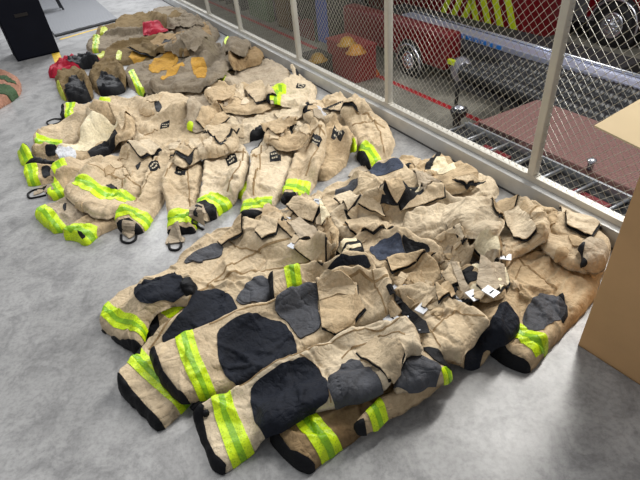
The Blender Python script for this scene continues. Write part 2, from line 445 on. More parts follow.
def flaps(seed, x0, y0, x1, y1, n, size=9, mats=('tan', 'tan3', 'tan2', 'tan4', 'black', 'cream'), wts=(5, 5, 4, 3, 4, 1)):
    """folded-over layers and glimpses of lining in a crumpled stretch of cloth"""
    R = np.random.RandomState(seed); out = []; w_ = np.array(wts, float)[:len(mats)]; w_ /= w_.sum()
    for _ in range(n):
        cx, cy = R.uniform(x0, x1), R.uniform(y0, y1); m_ = mats[R.choice(len(mats), p=w_)]; s_ = size * R.uniform(.5, 1.15); dark = m_ in ('black', 'cream')
        th = R.uniform(0, math.pi); k = R.randint(4, 6); q = []; asp = R.uniform(.25, .4) if dark else R.uniform(.45, .9)
        for i in range(k):
            a_ = 2 * math.pi * i / k + R.uniform(-.35, .35); u, v = s_ * math.cos(a_), s_ * math.sin(a_) * asp
            q.append((cx + u * math.cos(th) - v * math.sin(th), cy + (u * math.sin(th) + v * math.cos(th)) * .8))
        out.append(dict(name='lining' if dark else 'folded_flap', mat=m_, polys=[q], off=0.002 if dark else R.uniform(.006, .010), smooth=0))
    return out
def badge(c, ux, uy, idx):
    """small black sewn label with two rows of worn pale lettering"""
    c = np.array(c, float); ux = np.array(ux, float); uy = np.array(uy, float)
    q = lambda a, b: tuple(c + ux * a + uy * b)
    rect = lambda a0, a1, b0, b1: [q(a0, b0), q(a1, b0), q(a1, b1), q(a0, b1)]
    rows = [rect(-.75, -.45, -.5, -.2), rect(-.35, -.05, -.5, -.2), rect(.08, .36, -.5, -.2), rect(.48, .75, -.5, -.2),
            rect(-.6, -.3, .2, .5), rect(-.2, .1, .2, .5), rect(.2, .5, .2, .5)]
    return [dict(name='sewn_label', mat='black', polys=[rect(-1, 1, -1, 1)], off=0.003, smooth=0),
            dict(name='lettering', mat='thread', polys=rows, off=0.004, smooth=0, parent=idx)]
def P_(*items):
    """flatten part makers, giving each the right parent index"""
    out = []
    for it in items:
        if isinstance(it, tuple) and it[0] == 'band': out += band(it[1], it[2], len(out), *it[3:])
        elif isinstance(it, tuple) and it[0] == 'badge': out += badge(it[1], it[2], it[3], len(out))
        elif isinstance(it, list): out += it
        else: out.append(it)
    return out
def surf(x, y): return fsample(HT, np.array([x]), np.array([y]))[0]
def on_cloth(pts, up=0.0):
    W = raycast(pts, lambda x, y: fsample(HT, x, y) + up)
    return [(a, b, surf(a, b) + up) for a, b in W]
def spline(P, n=6):
    P = [np.array(p, float) for p in P]; out = []
    for i in range(len(P) - 1):
        p0, p1, p2, p3 = P[max(i - 1, 0)], P[i], P[i + 1], P[min(i + 2, len(P) - 1)]
        for k in range(n):
            t = k / n; out.append(0.5 * ((2 * p1) + (-p0 + p2) * t + (2 * p0 - 5 * p1 + 4 * p2 - p3) * t * t + (-p0 + 3 * p1 - 3 * p2 + p3) * t ** 3))
    return out + [P[-1]]
def child_mesh(b, name, mat, parent, smooth=True):
    o = b.build(name, M[mat], None, smooth); o.parent = parent
    o.matrix_parent_inverse = Matrix.Translation(-Vector(parent.location)); return o
def cord(parent, pts, rad=0.006, name='pull_loop', mat='black', up=0.006):
    W = spline(on_cloth(pts, up), 5)
    return child_mesh(BM().tube(W, rad, 8), name, mat, parent)
def ribbon(parent, pts, width, name='strap', mat='tan', up=0.006, thick=0.003):
    """flat webbing lying over the cloth along picture places; width in metres"""
    W = spline(on_cloth(pts, 0.0), 5); W = [np.array([p[0], p[1], surf(p[0], p[1]) + up]) for p in W]
    b = BM(); m = len(W)
    for j, p in enumerate(W):
        d = W[min(j + 1, m - 1)] - W[max(j - 1, 0)]; s = np.array([-d[1], d[0], 0]); s /= np.linalg.norm(s) + 1e-9
        for (u, v) in ((-1, 0), (1, 0), (1, 1), (-1, 1)):
            e = p + s * u * width / 2; z = max(surf(e[0], e[1]) + up, p[2] - 0.01) + v * thick
            b.v.append((e[0], e[1], z))
    for j in range(m - 1):
        a = 4 * j; c = a + 4
        b.f += [(a + i, a + (i + 1) % 4, c + (i + 1) % 4, c + i) for i in range(4)]
    b.f += [(3, 2, 1, 0), (4 * m - 4, 4 * m - 3, 4 * m - 2, 4 * m - 1)]
    return child_mesh(b, name, mat, parent, False)
def clip_tab(parent, a, b, width=0.032):
    """tan strap end from a to b with a steel clip plate at b"""
    ribbon(parent, [a, ((a[0] + b[0]) / 2, (a[1] + b[1]) / 2), b], width, 'strap_end', 'tan', 0.012, 0.005)
    A, Bq = on_cloth([a, b], 0.022); A = np.array(A); Bq = np.array(Bq); d = Bq - A; d[2] = 0; L = np.linalg.norm(d); d /= L + 1e-9; s = np.array([-d[1], d[0], 0])
    bm = BM(); bm.box(Bq - d * 0.012, d * 0.027, s * width * 0.55, (0, 0, 0.002)); 
    o = child_mesh(bm, 'steel_clip', 'clip', parent, False)
    k = BM(); k.box(Bq - d * 0.016 + np.array([0, 0, .003]), d * 0.0022, s * width * 0.3, (0, 0, 0.0015))
    q = k.build('slot', M['black'], None); q.parent = o

def loose_flap(parent, poly, lift=0.03, mat='tan', seed=0, name='loose_flap', zoff=0.005):
    """a folded-over sheet standing a little off the cloth below, hinged along one side"""
    R = np.random.RandomState(seed); P = orient(resample_keep(raycast(poly, lambda x, y: fsample(HT, x, y) + lift * .5), 0.009))
    lo, hi = P.min(0), P.max(0); st = 0.011
    gx, gy = np.meshgrid(np.arange(lo[0], hi[0], st), np.arange(lo[1], hi[1], st)); gx, gy = gx.ravel(), gy.ravel()
    d, ins = pdist(gx, gy, P); k = ins & (d > st * .6); pts = np.vstack([P, np.stack([gx[k], gy[k]], 1)]); n = len(P)
    ov, oe, of, *_ = geometry.delaunay_2d_cdt([Vector(p) for p in pts.tolist()], [(i, (i + 1) % n) for i in range(n)], [], 0, 1e-6)
    V = np.array([(v.x, v.y) for v in ov]); T3 = np.array([f[:3] for f in of]); T3 = T3[pdist(V[T3].mean(1)[:, 0], V[T3].mean(1)[:, 1], P)[1]]
    if len(T3) == 0: return
    th = R.uniform(0, 2 * math.pi); c = P.mean(0); q = (V - c) @ np.array([math.cos(th), math.sin(th)]); q = (q - q.min()) / (q.max() - q.min() + 1e-9)
    z = fsample(HT, V[:, 0], V[:, 1]); z = 0.5 * z + 0.5 * np.percentile(z, 70); z = np.maximum(z, fsample(HT, V[:, 0], V[:, 1]))
    z = z + zoff + lift * q ** 1.3 + 0.006 * perlin(V[:, 0] * 25 + seed, V[:, 1] * 25)
    z = np.maximum(z, fsample(HT, V[:, 0], V[:, 1]) + zoff * .6)
    n2 = len(V); t = 0.0045; F = []; E = {}
    for a in T3.tolist():
        if (V[a[1], 0] - V[a[0], 0]) * (V[a[2], 1] - V[a[0], 1]) - (V[a[1], 1] - V[a[0], 1]) * (V[a[2], 0] - V[a[0], 0]) < 0: a = a[::-1]
        F.append(tuple(a))
        for i in range(3):
            ed = (a[i], a[(i + 1) % 3])
            if (ed[1], ed[0]) in E: del E[(ed[1], ed[0])]
            else: E[ed] = 1
    top = np.column_stack([V, z + t]); bot = np.column_stack([V, z])
    S = [(b + 2 * n2, a + 2 * n2, a + 3 * n2, b + 3 * n2) for a, b in E]
    me = bpy.data.meshes.new(name); me.from_pydata([tuple(v) for v in np.vstack([top, bot, top, bot]).tolist()], [], F + [tuple(i + n2 for i in f[::-1]) for f in F] + S)
    bm = bmesh.new(); bm.from_mesh(me); bmesh.ops.delete(bm, geom=[v for v in bm.verts if not v.link_faces], context='VERTS'); bm.to_mesh(me); bm.free()
    me.polygons.foreach_set('use_smooth', [True] * len(me.polygons)); o = link(name, me, M[mat])
    o.parent = parent; o.matrix_parent_inverse = Matrix.Translation(-Vector(parent.location)); return o
ALLG = []
def nearest(px, py):
    """the uppermost garment lying at a picture place"""
    W = raycast([(px, py)], lambda x, y: fsample(HT, x, y))[0]
    for root, P in reversed(ALLG):
        if pdist(np.array([W[0]]), np.array([W[1]]), P)[1][0]: return root
    return min(ALLG, key=lambda g: np.linalg.norm(g[1].mean(0) - W))[0]

# ---------------------------------------------------------------- the setting
def concrete(name, base=(168, 168, 168), rough=(0.22, 0.5)):
    m, nt, b = base_mat(name); v = coords(nt)
    c = srgb(*base); k = lambda f: tuple(x * f for x in c[:3]) + (1,)
    big = ramp(nt, noise(nt, v, 1.1, 5, 0.6, 0.5), [(0.3, k(0.66)), (0.5, k(0.98)), (0.70, k(1.28))])
    mid = ramp(nt, noise(nt, v, 6.5, 7, 0.68, 0.8), [(0.36, (0.60, 0.60, 0.61, 1)), (0.54, (1, 1, 1, 1)), (0.7, (1.0, 1.0, 1.0, 1))])
    fine = ramp(nt, noise(nt, v, 55, 4, 0.7), [(0.38, (0.74, 0.74, 0.74, 1)), (0.56, (1, 1, 1, 1))])
    a = node(nt, 'ShaderNodeMix', data_type='RGBA', blend_type='MULTIPLY'); a.inputs['Factor'].default_value = 0.85
    nt.links.new(big, a.inputs['A']); nt.links.new(mid, a.inputs['B'])
    a2 = node(nt, 'ShaderNodeMix', data_type='RGBA', blend_type='MULTIPLY'); a2.inputs['Factor'].default_value = 0.8
    nt.links.new(a.outputs['Result'], a2.inputs['A']); nt.links.new(fine, a2.inputs['B'])
    mv = node(nt, 'ShaderNodeMapping'); mv.inputs['Scale'].default_value = (3, 14, 1); mv.inputs['Rotation'].default_value = (0, 0, 0.8); nt.links.new(v, mv.inputs['Vector'])
    sc_ = ramp(nt, noise(nt, mv.outputs['Vector'], 3.2, 6, 0.75, 0.6), [(0.285, (0.45, 0.45, 0.45, 1)), (0.33, (1, 1, 1, 1))])
    a3 = node(nt, 'ShaderNodeMix', data_type='RGBA', blend_type='MULTIPLY'); a3.inputs['Factor'].default_value = 0.8
    nt.links.new(a2.outputs['Result'], a3.inputs['A']); nt.links.new(sc_, a3.inputs['B'])
    nt.links.new(a3.outputs['Result'], b.inputs['Base Color'])
    r = node(nt, 'ShaderNodeMapRange'); r.inputs['To Min'].default_value = rough[0]; r.inputs['To Max'].default_value = rough[1]
    nt.links.new(noise(nt, v, 5, 5, 0.6), r.inputs['Value']); nt.links.new(r.outputs['Result'], b.inputs['Roughness'])
    bump(nt, b, noise(nt, v, 30, 5, 0.6), 0.12, 0.004)
    return m
A0 = un(610, 220, 0.11); A1 = un(185, 4, 0.11)
FU = (A1 - A0) / np.linalg.norm(A1 - A0); FN = np.array([FU[1], -FU[0], 0])   # along the fence, and away into the bay
def onf(s, out=0.0, z=0.0): p = A0 + FU * s + FN * out; return np.array([p[0], p[1], z])
def fpos(x, y): p = un(x, y, 0.11); return float((p - A0) @ FU)
def struct(o): o['kind'] = 'structure'; return o
# mezzanine floor, ends under the kerb
fl = BM().prism([onf(-3.0, 0.03, 0), onf(13, 0.03, 0), onf(13, -12, 0), onf(-3.0, -12, 0)], (0, 0, -0.25))
struct(fl.build('floor', concrete('polished_concrete')))
kb = BM(); kb.prism([onf(-3, -0.035, 0), onf(13, -0.035, 0), onf(13, 0.10, 0), onf(-3, 0.10, 0)], (0, 0, 0.095))
struct(kb.build('trim_1', plain('kerb_grey_paint', (180, 181, 180), 0.34, 0.15, 0.10, 9), bevel=0.004))
jn = BM(); jn.prism([onf(-3, -0.042, 0), onf(13, -0.042, 0), onf(13, -0.035, 0), onf(-3, -0.035, 0)], (0, 0, 0.008))
struct(jn.build('trim_2', plain('dark_sealant', (60, 60, 62), 0.8)))
# lower bay floor and its far wall
BZ = -3.3
bf = BM().prism([onf(-8, 0.2, BZ), onf(40, 0.2, BZ), onf(40, 30, BZ), onf(-8, 30, BZ)], (0, 0, -0.2))
struct(bf.build('floor', concrete('bay_concrete', (146, 142, 130), (0.4, 0.7))))
bw = BM().prism([onf(40, 16, BZ), onf(-8, 16, BZ), onf(-8, 16.3, BZ), onf(40, 16.3, BZ)], (0, 0, 6))
struct(bw.build('wall_bay', plain('dark_bay_wall', (70, 70, 72), 0.8)))

# fence
M['galv'] = plain('painted_grey_steel', (188, 185, 176), 0.45, 0.2, 0.08, 8)
M['wire'] = plain('galvanised_wire', (180, 178, 168), 0.4, 0.3, 0.1, 30)
fence = thing('chain_link_fence', 'grey steel railing with diamond wire mesh along the edge of the concrete floor', 'fence', tuple(onf(0, 0.03, 0.095)))
def fpart(b, name, mat, smooth=False, bevel=0.0):
    o = b.build(name, M[mat], None, smooth, bevel); o.parent = fence; o.matrix_parent_inverse = Matrix.Translation(-Vector(fence.location)); return o
posts = [fpos(210, 15), fpos(237, 32), fpos(298, 61), fpos(383, 107), fpos(526, 180)]
sp_ = 1.36
posts = [posts[0] + 2.7, posts[0] + 1.35] + posts + [posts[-1] - sp_, posts[-1] - 2 * sp_]
FH = 1.75
fpart(BM().box(onf(5, 0.025, 0.112), FU * 8, FN * 0.022, (0, 0, 0.017)), 'bottom_rail', 'galv', bevel=0.004)
fpart(BM().box(onf(5, 0.025, FH), FU * 8, FN * 0.022, (0, 0, 0.022)), 'top_rail', 'galv', bevel=0.004)
for s in posts:
    p = BM().box(onf(s, 0.025, (FH + .129) / 2), FU * 0.021, FN * 0.021, (0, 0, (FH - .129) / 2))
    o = fpart(p, 'post', 'galv', bevel=0.005)
    q = BM().box(onf(s, 0.025, 0.132), FU * 0.032, FN * 0.024, (0, 0, 0.003)); w_ = q.build('weld_plate', M['galv']); w_.parent = o
for a_, b_ in zip(posts[:-1], posts[1:]):
    hi_, lo_ = a_ - 0.021, b_ + 0.021; wz0, wz1 = 0.129, FH - 0.02
    W = hi_ - lo_; H_ = wz1 - wz0; pitch = 0.046; slope = 1.0; mb = BM()
    for fam in (1, -1):
        k = -int(H_ / slope / pitch) - 2
        while k * pitch < W + H_ / slope + pitch:
            s0 = lo_ + k * pitch if fam > 0 else hi_ - k * pitch
            # s = s0 + fam * z / slope ; clip to the frame
            t0, t1 = 0.0, H_
            if fam > 0: t0 = max(t0, (lo_ - s0) * slope); t1 = min(t1, (hi_ - s0) * slope)
            else: t0 = max(t0, (s0 - hi_) * slope); t1 = min(t1, (s0 - lo_) * slope)
            if t1 - t0 > 0.01:
                mb.bar(onf(s0 + fam * t0 / slope, 0.025 + fam * 0.0015, wz0 + t0), onf(s0 + fam * t1 / slope, 0.025 + fam * 0.0015, wz0 + t1), 0.0012, 4)
            k += 1
    fpart(mb, 'wire_mesh', 'wire', True)


# ---------------------------------------------------------------- middle heap of turnout gear
TR = 'turnout_trousers'; CT = 'turnout_coat'; G2 = 'tan turnout gear in the middle heap'
def loop(parent, pts): cord(parent, pts, 0.007, 'pull_loop', 'black', 0.004)
def tabs(parent, pts, lp, width=0.075):
    ribbon(parent, pts, width, 'boot_tab', 'tan4', 0.004, 0.006)
    if lp: loop(parent, lp)
garment(CT, 'grey-tan coat at the far edge of the middle heap left of the small lime cuff', 'coat',
 [(142,100),(160,92),(180,86),(205,80),(222,80),(238,92),(240,112),(210,126),(175,128),(150,118)], 'tan4', 0.05, r=.04, parts=P_(flaps(5, 160, 92, 225, 115, 6, 8)), group=G2)
garment(TR, 'grey-tan leg with a small lime cuff at the far right of the middle heap', 'trousers',
 [(216,80),(221,70),(236,65),(258,61),(280,65),(294,76),(288,92),(262,96),(240,92),(226,85)], 'tan4', 0.06, r=.05,
 parts=P_(patch('reflective_trim', 'lime', [(214,81),(219,69),(230,68),(225,83)], .004)), crumple=[((275,75), .12, .02)], group=G2)
garment(TR, 'tan leg with tiny lime cuff at the far left corner of the middle heap', 'trousers',
 [(96,108),(101,100),(112,99),(130,101),(155,100),(180,94),(196,104),(190,126),(165,138),(135,136),(112,124)], 'tan', 0.046, r=.0345,
 parts=P_(patch('reflective_trim', 'lime', [(98,107),(103,100),(112,101),(109,107)], .004), patch('lining', 'black', [(155,105),(158,102),(163,108),(160,115),(156,112)]), flaps(8, 140, 100, 190, 120, 4, 8)), group=G2)
t = garment(TR, 'tan leg with black hem and lime cuff pointing left, upper left of the middle heap', 'trousers',
 [(60,119),(63,107),(76,106),(100,103),(118,107),(126,120),(100,124),(75,122)], 'tan', 0.05,
 parts=P_(hem([(59,121),(61,105),(65,105),(65,121)]), ('band', [(65,121),(67,105)], [(72,121),(77,105)])), group=G2)
loop(t, [(61,119),(54,119),(47,122),(50,125),(58,123),(62,120)])
garment(TR, 'long tan leg ending in a lime band at the left of the middle heap', 'trousers',
 [(34,142),(45,133),(62,122),(85,112),(104,108),(116,118),(105,132),(82,143),(64,152),(50,151),(36,149)], 'tan', 0.055,
 parts=P_(('band', [(34,147),(48,150),(62,152)], [(39,138),(52,140),(64,143)])), group=G2)
garment(CT, 'crumpled brownish tan cloth between the long leg and the cream lining', 'coat',
 [(76,132),(82,120),(98,112),(118,110),(132,112),(130,124),(108,132),(92,140),(80,142)], 'tan3', 0.05, parts=P_(flaps(12, 85, 115, 125, 132, 4, 7)), crumple=[((100,122), .15, .02)], group=G2)
garment(CT, 'tan coat in the centre of the middle heap with a small black sewn label', 'coat',
 [(118,140),(135,125),(160,115),(185,110),(205,115),(212,130),(205,148),(180,158),(150,160),(125,155)], 'tan', 0.05, r=.04,
 parts=P_(('badge', (166,128), (4.5,-.5), (-.5,3)), flaps(15, 130, 125, 160, 150, 6, 9), flaps(16, 175, 135, 200, 152, 4, 8)), crumple=[((145,145), .15, .015)], group=G2)
garment(CT, 'pale grey-tan cloth panel behind the front row of the middle heap', 'coat',
 [(183,124),(186,108),(200,98),(218,98),(222,112),(214,128),(196,132)], 'tan4', 0.045, parts=P_(patch('reflective_trim', 'lime', [(181,131),(184,126),(193,123),(194,128)], .005)), group=G2)
garment(CT, 'long tan coat lying diagonally behind the front row of the middle heap', 'coat',
 [(205,135),(212,118),(235,108),(265,102),(290,104),(312,108),(318,120),(300,130),(275,134),(250,140),(225,150),(208,148)], 'tan2', 0.046, r=.034,
 parts=P_(patch('waist_lining', 'black', [(246,148),(248,138),(262,128),(270,127),(268,135),(255,146)]), flaps(22, 215, 115, 250, 145, 4, 9)),
 creases=[([(215,120),(250,112),(290,118)], .015, .012)], group=G2)
garment(CT, 'crumpled tan waistbands along the far side of the middle heap', 'coat',
 [(203,96),(212,85),(230,84),(250,86),(268,92),(278,104),(262,112),(235,112),(215,108)], 'tan3', 0.05, parts=P_(flaps(25, 210, 88, 268, 106, 9, 8)), crumple=[((235,98), .2, .025)], group=G2)
t = garment(TR, 'tan leg with lime cuff and small black label against the fence kerb', 'trousers',
 [(266,99),(268,85),(284,82),(294,75),(300,68),(311,73),(319,86),(316,98),(302,107),(285,105),(270,103)], 'tan2', 0.046, r=.034,
 parts=P_(hem([(265,99),(268,83),(272,84),(270,101)]), ('band', [(270,100),(274,84)], [(280,103),(286,84)]), ('badge', (301,88), (4,1), (-1,2.6)), patch('lining', 'black', [(296,78),(298,67),(301,67),(300,78)])), group=G2)
ribbon(t, [(268,95),(260,96),(251,99)], 0.05, 'black_strap', 'black', 0.008)
garment(CT, 'crumpled tan coat piece near the kerb between the two labelled legs', 'coat',
 [(298,112),(308,103),(325,98),(345,99),(362,104),(368,114),(352,122),(330,126),(308,124)], 'tan', 0.06, r=.04, parts=P_(flaps(31, 305, 104, 355, 118, 8, 8),
 patch('lining', 'black', [(300,108),(306,104),(314,107),(312,113),(304,114)]), patch('lining', 'white', [(315,110),(320,109),(328,116),(324,120)])), group=G2)
t = garment(TR, 'bulky curved tan leg with lime cuff at the right end of the middle heap', 'trousers',
 [(338,112),(350,104),(364,102),(380,112),(390,124),(395,140),(392,153),(383,164),(373,169),(364,165),(357,158),(358,147),(352,136),(347,124)], 'tan', 0.065, r=.045,
 parts=P_(seam([(355,112),(368,118),(380,135),(384,155)]), seam([(352,126),(364,124),(385,130)]), hem([(354,161),(357,151),(365,154),(375,170),(368,172)]), ('band', [(358,153),(366,156),(376,169)], [(360,146),(372,149),(384,163)])), creases=[([(350,118),(370,112),(385,122)], .02, .012), ([(372,130),(378,150)], .01, .01)], group=G2)
tabs(t, [(366,164),(358,172),(354,178)], [(356,174),(350,180),(354,184),(361,178)])
garment(TR, 'short leg showing only its lime cuff left of the bulky curved leg', 'trousers', [(344,150),(345,140),(352,132),(358,140),(356,152)], 'tan3', 0.04, parts=P_(patch('reflective_trim', 'lime', [(343,152),(346,143),(355,139),(357,149)], .004)), group=G2)
garment(TR, 'tan leg with black label and no visible cuff, last in the labelled row', 'trousers',
 [(312,168),(318,148),(323,132),(334,122),(347,126),(353,139),(350,156),(340,170),(328,179),(318,180)], 'tan3', 0.046, r=.034, parts=P_(('badge', (338,137), (5,2), (-2,4.2))), group=G2)
# left coat and its neighbours
t = garment(CT, 'coat sleeve turned to its cream lining with silver patch, left of the middle heap', 'coat',
 [(32,146),(45,144),(60,147),(75,138),(95,128),(115,118),(128,112),(136,122),(132,138),(112,150),(88,161),(70,163),(45,158),(31,156)], 'tan3', 0.045,
 parts=P_(patch('lining', 'cream', [(58,149),(75,138),(95,128),(116,118),(121,128),(104,142),(88,154),(77,152)]), patch('lining_band', 'black', [(46,147),(58,148),(59,158),(46,156)]), patch('silver_patch', 'white', [(58,150),(76,151),(78,159),(68,163),(58,158)], .005),
 patch('zip_edge', 'black', [(88,154),(116,131),(119,137),(92,159)])), group=G2)
garment(TR, 'black-lined sleeve end with lime cuff, leftmost of the middle heap', 'trousers', [(17,152),(27,147),(34,157),(48,160),(64,162),(70,167),(46,168),(22,166)], 'black', 0.035,
 parts=P_(('band', [(17,152),(21,165)], [(28,146),(34,160)])), group=G2)
garment(TR, 'cuff end with square lime band just below the leftmost sleeve end', 'trousers', [(23,168),(36,164),(52,166),(68,164),(78,170),(64,180),(40,184),(27,185)], 'tan3', 0.035,
 parts=P_(('band', [(23,168),(27,186)], [(37,164),(40,185)]), patch('lining', 'black', [(41,168),(50,167),(55,176),(44,180)])), group=G2)
garment(TR, 'tan sleeve with lime band just right of the two leftmost cuff ends', 'coat', [(49,174),(52,164),(63,160),(82,162),(100,156),(112,166),(92,180),(72,180),(56,178)], 'tan', 0.04,
 parts=P_(('band', [(50,166),(57,178)], [(65,160),(71,174)])), group=G2)
t = garment(TR, 'tan leg end with long black pull strap left of the diagonal lime stripe', 'trousers', [(47,195),(53,184),(66,176),(85,170),(102,176),(98,190),(75,194),(60,198),(50,199)], 'tan3', 0.045,
 parts=P_(('band', [(48,194),(56,199)], [(56,180),(66,192)]) ), group=G2)
ribbon(t, [(50,190),(45,187),(40,192),(34,194)], 0.05, 'boot_tab', 'tan4', .003); loop(t, [(48,190),(42,189),(34,190),(28,194),(30,198),(38,197),(46,195)])
t = garment(TR, 'tan leg end with broad lime band pointing down left in the middle heap', 'trousers', [(34,216),(46,207),(60,200),(76,192),(95,200),(92,214),(70,230),(54,233),(43,224)], 'tan4', 0.03,
 parts=P_(('band', [(34,216),(53,233)], [(46,206),(67,227)]), flaps(44, 60, 200, 85, 215, 3, 8)), group=G2)
t = garment(TR, 'tan leg end with folded lime cuff on the floor edge of the middle heap', 'trousers', [(62,238),(71,226),(86,217),(106,210),(122,214),(120,226),(99,234),(87,246),(76,240)], 'tan3', 0.03,
 parts=P_(('band', [(62,238),(78,240),(88,246)], [(71,225),(84,226),(99,230)]), patch('lining', 'black', [(78,233),(84,231),(87,239),(83,241)])), group=G2)
garment(CT, 'tan coat with a long diagonal lime stripe, left front of the middle heap', 'coat',
 [(62,192),(74,178),(92,166),(108,154),(124,146),(142,146),(152,156),(152,172),(144,190),(136,206),(128,215),(108,218),(92,216),(76,206)], 'tan', 0.046, r=.034,
 parts=P_(seam([(90,168),(110,176),(145,190)]), seam([(118,160),(128,175),(122,198)]), ('band', [(73,186),(92,195),(112,203),(131,207)], [(80,177),(98,185),(118,193),(137,199)]), patch('slit', 'black', [(106,188),(112,187),(120,193),(114,193)], .005), patch('slit', 'black', [(136,168),(141,162),(142,166),(138,172)], .003),
 flaps(50, 105, 150, 145, 175, 6, 10, ('tan', 'tan3', 'tan2')), patch('pocket', 'tan3', [(62,210),(72,203),(86,205),(78,214)], .006)), creases=[([(95,170),(120,180),(140,178)], .012, .008), ([(120,160),(135,185)], .012, .008)], group=G2)
# front row of legs, left to right
t = garment(TR, 'tan leg with black label and lime cuff, leftmost of the labelled row', 'trousers',
 [(115,225),(123,213),(136,202),(144,188),(147,172),(152,160),(162,151),(171,156),(172,172),(168,192),(160,208),(152,218),(145,230),(137,233),(120,230)], 'tan', 0.046, r=.034,
 parts=P_(seam([(158,160),(150,180),(136,205)]), hem([(114,231),(117,223),(130,220),(144,229),(142,236),(136,237),(130,228),(122,229)]), ('band', [(116,222),(130,217),(144,227)], [(122,214),(138,211),(153,216)]), ('badge', (155,169), (4.8,-2), (1.3,3.4))), creases=[([(150,175),(140,200)], .012, .008)], group=G2)
tabs(t, [(130,222),(127,230),(126,237)], [(121,235),(122,241),(129,243),(135,240),(135,232)])
t = garment(TR, 'tan leg with black label and straight lime cuff, second from left in labelled row', 'trousers',
 [(167,231),(168,213),(163,196),(161,180),(167,166),(176,156),(188,150),(199,153),(203,168),(200,188),(197,206),(196,227),(194,232),(170,233)], 'tan', 0.045, r=.034,
 parts=P_(seam([(186,152),(188,170),(190,190),(190,208)]), seam([(165,178),(180,160),(198,156)]), hem([(165,229),(197,227),(197,236),(167,237)]), ('band', [(167,227),(196,225)], [(169,215),(198,211)]), ('badge', (182,174), (5.4,1.4), (-1,4))), creases=[([(172,185),(185,195),(190,205)], .01, .008)], group=G2)
tabs(t, [(180,230),(177,238),(175,244)], [(169,243),(170,249),(177,250),(181,246),(180,241)], 0.1)
t = garment(TR, 'leg glimpse with lime tape between two labelled legs of the middle heap', 'trousers', [(235,194),(238,181),(245,170),(253,178),(251,196),(242,198)], 'tan4', 0.04, parts=P_(patch('reflective_trim', 'lime', [(234,194),(238,181),(250,184),(250,197)], .004)), group=G2)
t = garment(TR, 'wide tan leg with black label and slanted lime cuff, third from left in row', 'trousers',
 [(193,214),(197,203),(202,188),(203,170),(206,156),(218,148),(236,143),(248,148),(249,166),(244,184),(236,200),(222,212),(213,218),(200,217)], 'tan2', 0.045, r=.034,
 parts=P_(seam([(244,150),(240,170),(228,195)]), seam([(210,160),(225,156),(246,154)]), hem([(191,214),(196,204),(206,203),(217,211),(213,220),(204,211),(198,214)]), ('band', [(194,208),(205,203),(219,213)], [(199,198),(212,195),(234,203)]), ('badge', (232,162), (5,-2), (1.2,3.5))), creases=[([(210,170),(225,180),(235,182)], .012, .009)], group=G2)
tabs(t, [(205,210),(200,218),(197,222)], [(195,217),(192,222),(197,226),(201,221)])
t = garment(TR, 'broad tan leg with black label and level lime cuff, fourth from left in row', 'trousers',
 [(239,216),(242,202),(247,185),(251,168),(250,152),(262,142),(280,138),(293,146),(293,166),(286,188),(276,204),(264,214),(256,219),(243,220)], 'tan2', 0.045, r=.034,
 parts=P_(seam([(262,148),(260,170),(254,198)]), seam([(252,158),(270,152),(291,154)]), hem([(238,213),(263,211),(260,221),(240,222)]), ('band', [(240,212),(270,208)], [(244,203),(273,199)]), ('badge', (276,162), (5.3,.2), (0,3.1)), patch('waist_lining', 'black', [(247,152),(250,142),(264,134),(266,140),(254,150)])), creases=[([(256,158),(262,175),(258,195)], .01, .008)], group=G2)
t = garment(TR, 'tan leg with black label and creased lime cuff, fifth from left in row', 'trousers',
 [(281,202),(284,186),(290,166),(299,146),(306,130),(317,121),(327,128),(326,150),(319,172),(311,190),(304,206),(290,204)], 'tan', 0.045, r=.034,
 parts=P_(seam([(322,130),(318,150),(306,178)]), seam([(303,140),(314,134),(325,136)]), hem([(279,204),(281,194),(293,196),(306,204),(303,210),(290,208)]), ('band', [(282,192),(293,193),(305,203)], [(285,179),(297,181),(311,184)]), ('badge', (316,144), (4.6,2), (-1.6,3.6))), group=G2)
tabs(t, [(300,200),(302,207)], None)
garment(CT, 'crumpled tan waist cloth behind the labelled legs, right of centre of the middle heap', 'coat',
 [(262,140),(268,128),(282,122),(300,120),(312,128),(306,140),(292,150),(276,148)], 'tan3', 0.045, parts=P_(flaps(61, 268, 126, 304, 144, 7, 8)), crumple=[((288,135), .15, .02)], group=G2)
garment(CT, 'crumpled tan waist cloth behind the labelled legs, left of centre of the middle heap', 'coat',
 [(172,162),(180,148),(200,138),(222,134),(240,136),(238,150),(215,156),(196,160),(182,166)], 'tan', 0.045, parts=P_(flaps(63, 180, 140, 232, 156, 9, 8)), crumple=[((205,148), .2, .02)], group=G2)

# ---------------------------------------------------------------- far heap of old soiled gear
G3 = 'soiled old gear in the far heap'
garment(CT, 'soiled brown coat at the top of the far heap beside the kerb', 'coat', [(150,14),(165,8),(185,10),(205,20),(222,32),(215,42),(190,40),(165,30)], 'khaki', 0.06, r=.04, parts=P_(flaps(70, 160, 14, 210, 34, 8, 9, ('khaki', 'olive', 'brown', 'black', 'white'), (4, 3, 3, 2, 1))), crumple=[((185,25), .4, .05)], group=G3, amp=1.15, folds=1.4)
garment(TR, 'olive-brown trousers with dull lime cuffs at the far left of the far heap', 'trousers', [(94,38),(98,30),(112,28),(122,18),(140,15),(160,14),(172,22),(165,34),(140,36),(115,38)], 'olive', 0.07, r=.04,
 parts=P_(patch('reflective_trim', 'limeold', [(100,36),(102,28),(108,30),(110,36)], .006), patch('reflective_trim', 'limeold', [(110,37),(113,32),(120,33),(119,38)], .006)), group=G3, amp=1.15, folds=1.4)
garment(TR, 'grey khaki leg with pale lime cuff, second from the left in the far heap', 'trousers', [(86,48),(89,41),(105,38),(130,34),(155,28),(175,32),(170,42),(140,46),(110,52),(90,52)], 'khaki', 0.046, r=.034, parts=P_(('band', [(92,51),(95,39)], [(98,51),(101,38)], True)), group=G3, amp=1.15, folds=1.4)
